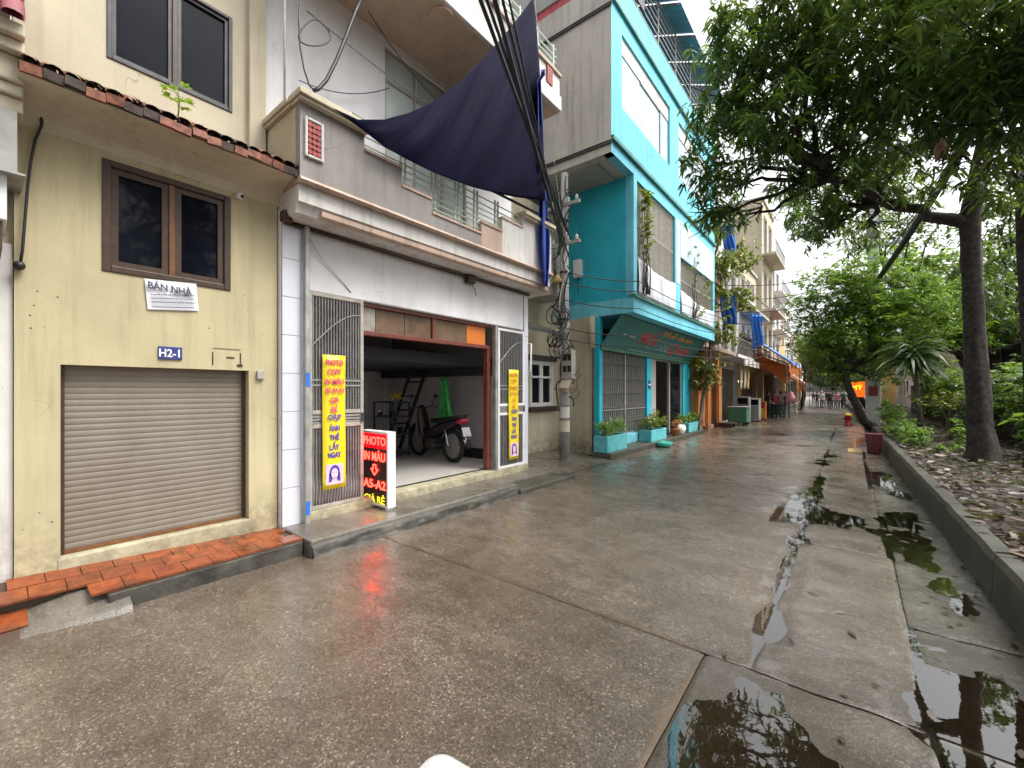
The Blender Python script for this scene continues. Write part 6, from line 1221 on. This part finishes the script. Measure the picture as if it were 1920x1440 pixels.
bgtree('pale green tree above the dark shed roof', [blob(1870, 570, 30, 2.2), blob(1900, 500, 30, 1.8), blob(1850, 620, 31, 1.6), blob(1930, 610, 28, 2.0)], (8.5, 30, .2), 'far_leaf', 52, dens=11)
bgtree('tree beside the pale pole on the bed edge', [blob(1740, 520, 34, 2.0), blob(1690, 540, 34, 2.0), blob(1660, 480, 36, 1.6)], (3.2, 34, .2), 'bright_leaf', 53, dens=11)
bgtree('airy tree showing between the overhead boughs and the leaning tree', [blob(1640, 430, 30, 1.5), blob(1700, 400, 30, 1.3), blob(1580, 430, 30, .9), blob(1760, 420, 29, 1.2)], (3.0, 30, .2), 'far_leaf', 59, L=.22, Wd=.045, dens=14, per=8)
bgtree('airy tree showing between the two mango trunks', [blob(1870, 420, 20, 1.2), blob(1895, 520, 20, 1.1), blob(1860, 560, 21, .9), blob(1905, 350, 19, 1.0)], (4.6, 20, .2), 'far_leaf', 60, L=.2, Wd=.04, dens=24, per=8, r=.12)
bgtree('kerbside tree half hidden behind the leaning tree', [blob(1530, 665, 38, 1.5), blob(1570, 650, 38, 2.2), blob(1590, 700, 38, 1.8), blob(1545, 705, 40, 1.0)], (.9, 38, .2), 'bright_leaf', 54, dens=14)
bgtree('dark tree far along the kerb', [blob(1560, 690, 56, 2.8), blob(1540, 655, 58, 2.4), blob(1590, 670, 55, 3.0)], (.4, 56, .2), 'far_leaf', 55, L=.4, Wd=.09, dens=6)
bgtree('tree closing the far bend of the street', [(-3, 100, 6, 5, 4, 4), (-8, 104, 7, 5, 4, 4.5), (2, 98, 6, 5, 4, 4), (-5, 108, 10, 6, 4, 4)], (-3, 100, 0), 'far_leaf', 56, L=.6, Wd=.14, dens=2.2, r=.4)
bgtree('small street tree before the tall tube house', [blob(1520, 640, 44, 1.3), blob(1500, 665, 44, 1.2), blob(1510, 600, 45, .9)], (-3.6, 44, 0), 'far_leaf', 57, dens=10)
# dark hedge behind the bed
shrub('dark hedge in front of board fence', [(3.2, 20, 1.4, .5, 2.0, 1.0), (3.0, 24, 1.5, .5, 2.2, 1.1), (2.7, 28, 1.6, .5, 2.2, 1.2)], 'bright_leaf', 58, L=.22, Wd=.05, dens=30, name='hedge', cat='hedge')
# ---- climbing vine at the orange house
vn = thing('climbing_vine', 'yellow-green bougainvillea climbing a bare leaning stem at the orange house', 'vine', (-4.55, 17.7, .1))
BLV = [blob(1335, 440, 18.3, .45), blob(1350, 500, 18.5, .6), blob(1335, 560, 18.2, .55), blob(1350, 620, 18.4, .6), blob(1310, 680, 17.8, .5), blob(1340, 690, 18, .5), blob(1395, 480, 20, .6), blob(1390, 560, 20, .55), blob(1315, 715, 17.6, .35)]
q = MB(); a0, a1, a2 = Vector((-4.62, 17.0, .1)), ony(1330, 690, 17.9), ony(1344, 430, 18.4)
q.tube(wob(a0, a1, 6, .05, rngb) + wob(a1, a2, 8, .05, rngb)[1:], [.07] * 7 + [.05] * 8, 8)
for bb in BLV: q.tube(wob(a1.lerp(a2, .4), bb[:3], 4, .1, rngb), [.03, .025, .02, .015, .006], 6)
q.build('stem', 'bark_pale', vn, True); foliage('foliage', [(a, b, c, d * 1.25, e, f * 1.25) for a, b, c, d, e, f in BLV], 120, 8, .14, .038, 'vine_leaf', vn, 61, thresh=-.08, fs=1.6, shell=.3)
foliage('blossoms', [BLV[0], BLV[4], BLV[8]], 20, 6, .09, .03, 'blossom', vn, 62, thresh=.1, shell=.3)
hg = shrub('green creeper hanging behind the tall barred grille', [(-4.05, 10.45, 6.2, .10, .28, .55), (-4.05, 10.5, 5.4, .10, .22, .5), (-4.05, 10.3, 4.7, .1, .2, .4)], 'vine_leaf', 63, L=.11, Wd=.03, dens=420, name='creeper', cat='plant', base=4.1)
shrub('thin creeper trailing over the white panel of turquoise house', [(-4.06, 14.6, 5.9, .08, .8, .6), (-4.06, 16.2, 5.2, .08, .9, .7), (-4.06, 15.5, 4.3, .08, 1.0, .3)], 'vine_leaf', 64, L=.10, Wd=.026, dens=70, name='creeper', cat='plant', base=4.1)
# planter plants
shrub('spiky green plants filling the planter at the alley corner', [(-4.79, 9.7, .68, .16, .28, .16), (-4.79, 10.25, .70, .16, .28, .20)], 'fresh_leaf', 71, L=.26, Wd=.016, dens=700, per=9, name='potted_plants', cat='plant', base=.5, hang=(.2, 1.8))
shrub('leafy mixed plants in the planter below the green sign', [(-4.79, 12.6, .66, .18, .28, .2), (-4.75, 13.2, .72, .2, .3, .25)], 'vine_leaf', 72, L=.18, Wd=.03, dens=340, name='potted_plants', cat='plant', base=.45, hang=(0, 1.4))
shrub('tufted green plants in the planter beside the orange house', [(-4.79, 16.3, .62, .16, .35, .16), (-4.79, 17.0, .65, .16, .3, .2)], 'fresh_leaf', 73, L=.16, Wd=.022, dens=400, name='potted_plants', cat='plant', base=.45, hang=(.1, 1.5))
shrub('small orange-flowered plant in the orange pot', [(-4.62, 14.5, .56, .14, .14, .14)], 'blossom', 74, L=.09, Wd=.03, dens=800, name='potted_plants', cat='plant', base=.42)
shrub('leafy plant in the white round pot', [(-4.66, 15.1, .66, .16, .16, .16)], 'bright_leaf', 75, L=.12, Wd=.03, dens=700, name='potted_plants', cat='plant', base=.50)
# weeds at kerb foot and moss on the steps
rng = np.random.default_rng(77)
def scatter(name, n, fx, L, Wd, mat, seed, flat=True, z=None):
    rg = np.random.default_rng(seed); P = np.array([fx(rg) for _ in range(n)]); an = rg.random(n) * 6.283; zz = rg.uniform(-.12, .25, n) if flat else rg.uniform(.3, 2, n)
    D = np.stack([np.cos(an), np.sin(an), zz], 1); D /= np.linalg.norm(D, axis=1, keepdims=True)
    V, lo, s2, to = leaves(P, D, L * rg.uniform(.5, 1.2, n), Wd * rg.uniform(.6, 1.2, n), .0 if flat else .2, rg); ob = bpy.data.objects.new(name, fast_mesh(name, V, lo, s2, to, mat)); COL.objects.link(ob); ob['kind'] = 'stuff'; return ob
def bedpt(rg):
    y = 2 + 24 * rg.random() ** 1.1; x = float(xr(y)) + .2 + 5.0 * rg.random() ** 1.5; return (x, y, .31 + .05 * float(fbm(np.array([x * 1.1]), np.array([y * 1.1]), 8)[0]) + .04 * rg.random())
scatter('leaf_litter', 9000, bedpt, .17, .032, 'dead_leaf', 81)
scatter('ground_weeds', 1400, lambda rg: (float(xr(8.)) + .3 + 3.2 * rg.random(), 9 + 14 * rg.random(), .27), .13, .010, 'fresh_leaf', 82, flat=False)
scatter('road_litter', 130, lambda rg: (.84 - 1.5 * rg.random() ** 2.2 - .02, 1.5 + 16 * rg.random(), .014), .09, .016, 'dead_leaf', 83)
scatter('step_weeds', 170, lambda rg: (-4.14 - .03 * rg.random(), 3.8 + 3.0 * rg.random(), .005 + .08 * rg.random()), .06, .008, 'bright_leaf', 84, flat=False)

# ================================================================== PEOPLE
def person(label, x, y, h, face, shirt, trousers, group=None, stride=.16, arm=.15, bend=0., cap=None, skirt=False, rseed=0):
    """one skinned body; face = heading angle from +Y; materials by body zone; hair as a child"""
    t = thing('person', label, 'person', (x, y, .006), -face, group); s = h / 1.7
    J = [(0, 0, .95), (0, .0, 1.15), (0, .02 + bend * .3, 1.38), (0, .03 + bend * .45, 1.47), (0, .05 + bend * .55, 1.60), (0, .05 + bend * .55, 1.69)]; Rr = [(.15, .11), (.13, .10), (.165, .105), (.055, .055), (.085, .10), (.07, .08)]
    E = [(i, i + 1) for i in range(5)]
    def add(pts, root, rs):
        p = root
        for q_, r_ in zip(pts, rs): J.append(q_); Rr.append((r_, r_)); E.append((p, len(J) - 1)); p = len(J) - 1
    for sd_, ph in ((-1, 1), (1, -1)):
        k_ = stride * ph
        add([(.09 * sd_, .0, .88), (.10 * sd_, k_ * .55 + .03, .50), (.10 * sd_, k_ * 1.0 - .02, .09), (.105 * sd_, k_ * 1.0 + .13, .04)], 0, (.085, .06, .04, .038))
        add([(.19 * sd_, .02 + bend * .3, 1.36), (.23 * sd_, -.02 - k_ * .5 + bend * .3, 1.09), (.22 * sd_, .08 + arm - k_ * .6 + bend * .3, .88 + arm * .5), (.215 * sd_, .12 + arm - k_ * .6 + bend * .3, .80 + arm * .6)], 2, (.055, .042, .034, .03))
    me = bpy.data.meshes.new('body'); me.from_pydata([tuple(c * s for c in p) for p in J], E, []); ob = bpy.data.objects.new('tmp', me); COL.objects.link(ob)
    sk = ob.modifiers.new('s', 'SKIN'); 
    for i, r_ in enumerate(Rr): me.skin_vertices[0].data[i].radius = (r_[0] * s, r_[1] * s); me.skin_vertices[0].data[i].use_root = (i == 0)
    sb = ob.modifiers.new('u', 'SUBSURF'); sb.levels = 1; sb.render_levels = 1
    dg = bpy.context.evaluated_depsgraph_get(); bm_ = bpy.data.meshes.new_from_object(ob.evaluated_get(dg)); bpy.data.objects.remove(ob)
    bm_.materials.clear()
    for m_ in ('skin', shirt, trousers, 'hair'): bm_.materials.append(M[m_])
    for p_ in bm_.polygons:
        z = p_.center.z / s; xx = abs(p_.center.x) / s; p_.use_smooth = True
        p_.material_index = 0 if z > 1.455 else (0 if (xx > .185 and z < 1.14) else 1 if z > .93 else (2 if z > .10 else 3))
    b = bpy.data.objects.new('body', bm_); COL.objects.link(b); b.parent = t
    hr = MB(); hy_, hz = (.035 + bend * .55) * s, 1.655 * s; hr.ell((0, hy_, hz), (.098 * s, .11 * s, .095 * s), 12, 8); hr.v = [(a_, b_ - (.05 * s if c_ < hz else 0), c_) for a_, b_, c_ in hr.v]; hr.build('hair', cap or 'hair', t, True, local=True)
    fc = MB(); fy = (.05 + bend * .55) * s
    for sx in (-1, 1): fc.ell((.032 * sx * s, fy + .088 * s, 1.60 * s), (.010 * s, .006 * s, .006 * s), 6, 4)
    fc.build('eyes', 'black', t, True, local=True); MB().ell((0, fy + .098 * s, 1.575 * s), (.012 * s, .016 * s, .02 * s), 6, 5).build('nose', 'skin', t, True, local=True)
    if skirt: MB().lathe([(.12 * s, .98 * s), (.17 * s, .8 * s), (.22 * s, .5 * s), (.2 * s, .5 * s)], (0, 0, 0), 12).build('skirt', trousers, t, True, local=True)
    return t
person('person in dark green shirt standing by the orange drinks cooler', -3.95, 29.2, 1.62, R(60), 'shirt_green', 'trouser_dark', stride=.03)
person('person in red top and cap browsing at the stall', -3.75, 30.3, 1.64, R(-20), 'shirt_red', 'trouser_dark', stride=.05, cap='shirt_red')
person('person in pale trousers and white shirt beside the stall', -3.5, 30.9, 1.6, R(30), 'shirt_white', 'trouser_grey', stride=.06)
person('person in maroon shirt holding the pink umbrella', -3.15, 30.6, 1.6, R(-30), 'shirt_red', 'trouser_grey', stride=.1)
um = thing('umbrella', 'drooping pink and orange umbrella held at the stall', 'umbrella', (-2.95, 30.5, 1.0)); MB().lathe([(.0, .60), (.12, .5), (.24, .25), (.32, -.05), (.30, -.05), (.2, .25), (.1, .45)], (-2.95, 30.5, 1.05), 12).build('canopy', 'umbrella_pink', um, True); MB().tube([(-2.95, 30.5, .85), (-2.95, 30.5, 1.66)], .012, 6).build('shaft', 'grey_metal', um)
crowd = [(1532, 765, 'shirt_dark', 'trouser_dark', 'person in dark clothes walking at the near edge of the crowd'), (1541, 767, 'shirt_white', 'trouser_dark', 'person in white shirt and dark trousers in the crowd'), (1549, 764, 'shirt_dark', 'trouser_grey', 'person in dark top and grey trousers in the crowd'), (1556, 768, 'shirt_dark', 'trouser_dark', 'person in black top and cap amid the street crowd'), (1563, 765, 'shirt_white', 'trouser_grey', 'person in white shirt and grey trousers in the crowd'), (1570, 768, 'umbrella_pink', 'trouser_grey', 'person in pink top in the street crowd'), (1576, 766, 'shirt_blue', 'trouser_dark', 'person in blue shirt in the street crowd'), (1582, 769, 'shirt_green', 'trouser_dark', 'person in green shirt beside the kerb crowd'), (1525, 758, 'shirt_blue', 'trouser_grey', 'person in blue shirt walking behind the crowd'), (1553, 757, 'shirt_green', 'trouser_grey', 'person in green shirt and grey trousers behind the crowd')]
for i, (px, py, sh_c, trc, lab) in enumerate(crowd):
    q = onz(px, py, .004); person(lab, q.x, q.y, 1.55 + .04 * (i % 4), R(180 if i % 3 else 10) + .2 * (i % 2), sh_c, trc, 'people walking down the street', stride=.1 + .05 * (i % 3), arm=.05, cap='shirt_white' if i in (1, 4) else 'shirt_dark' if i == 3 else None)
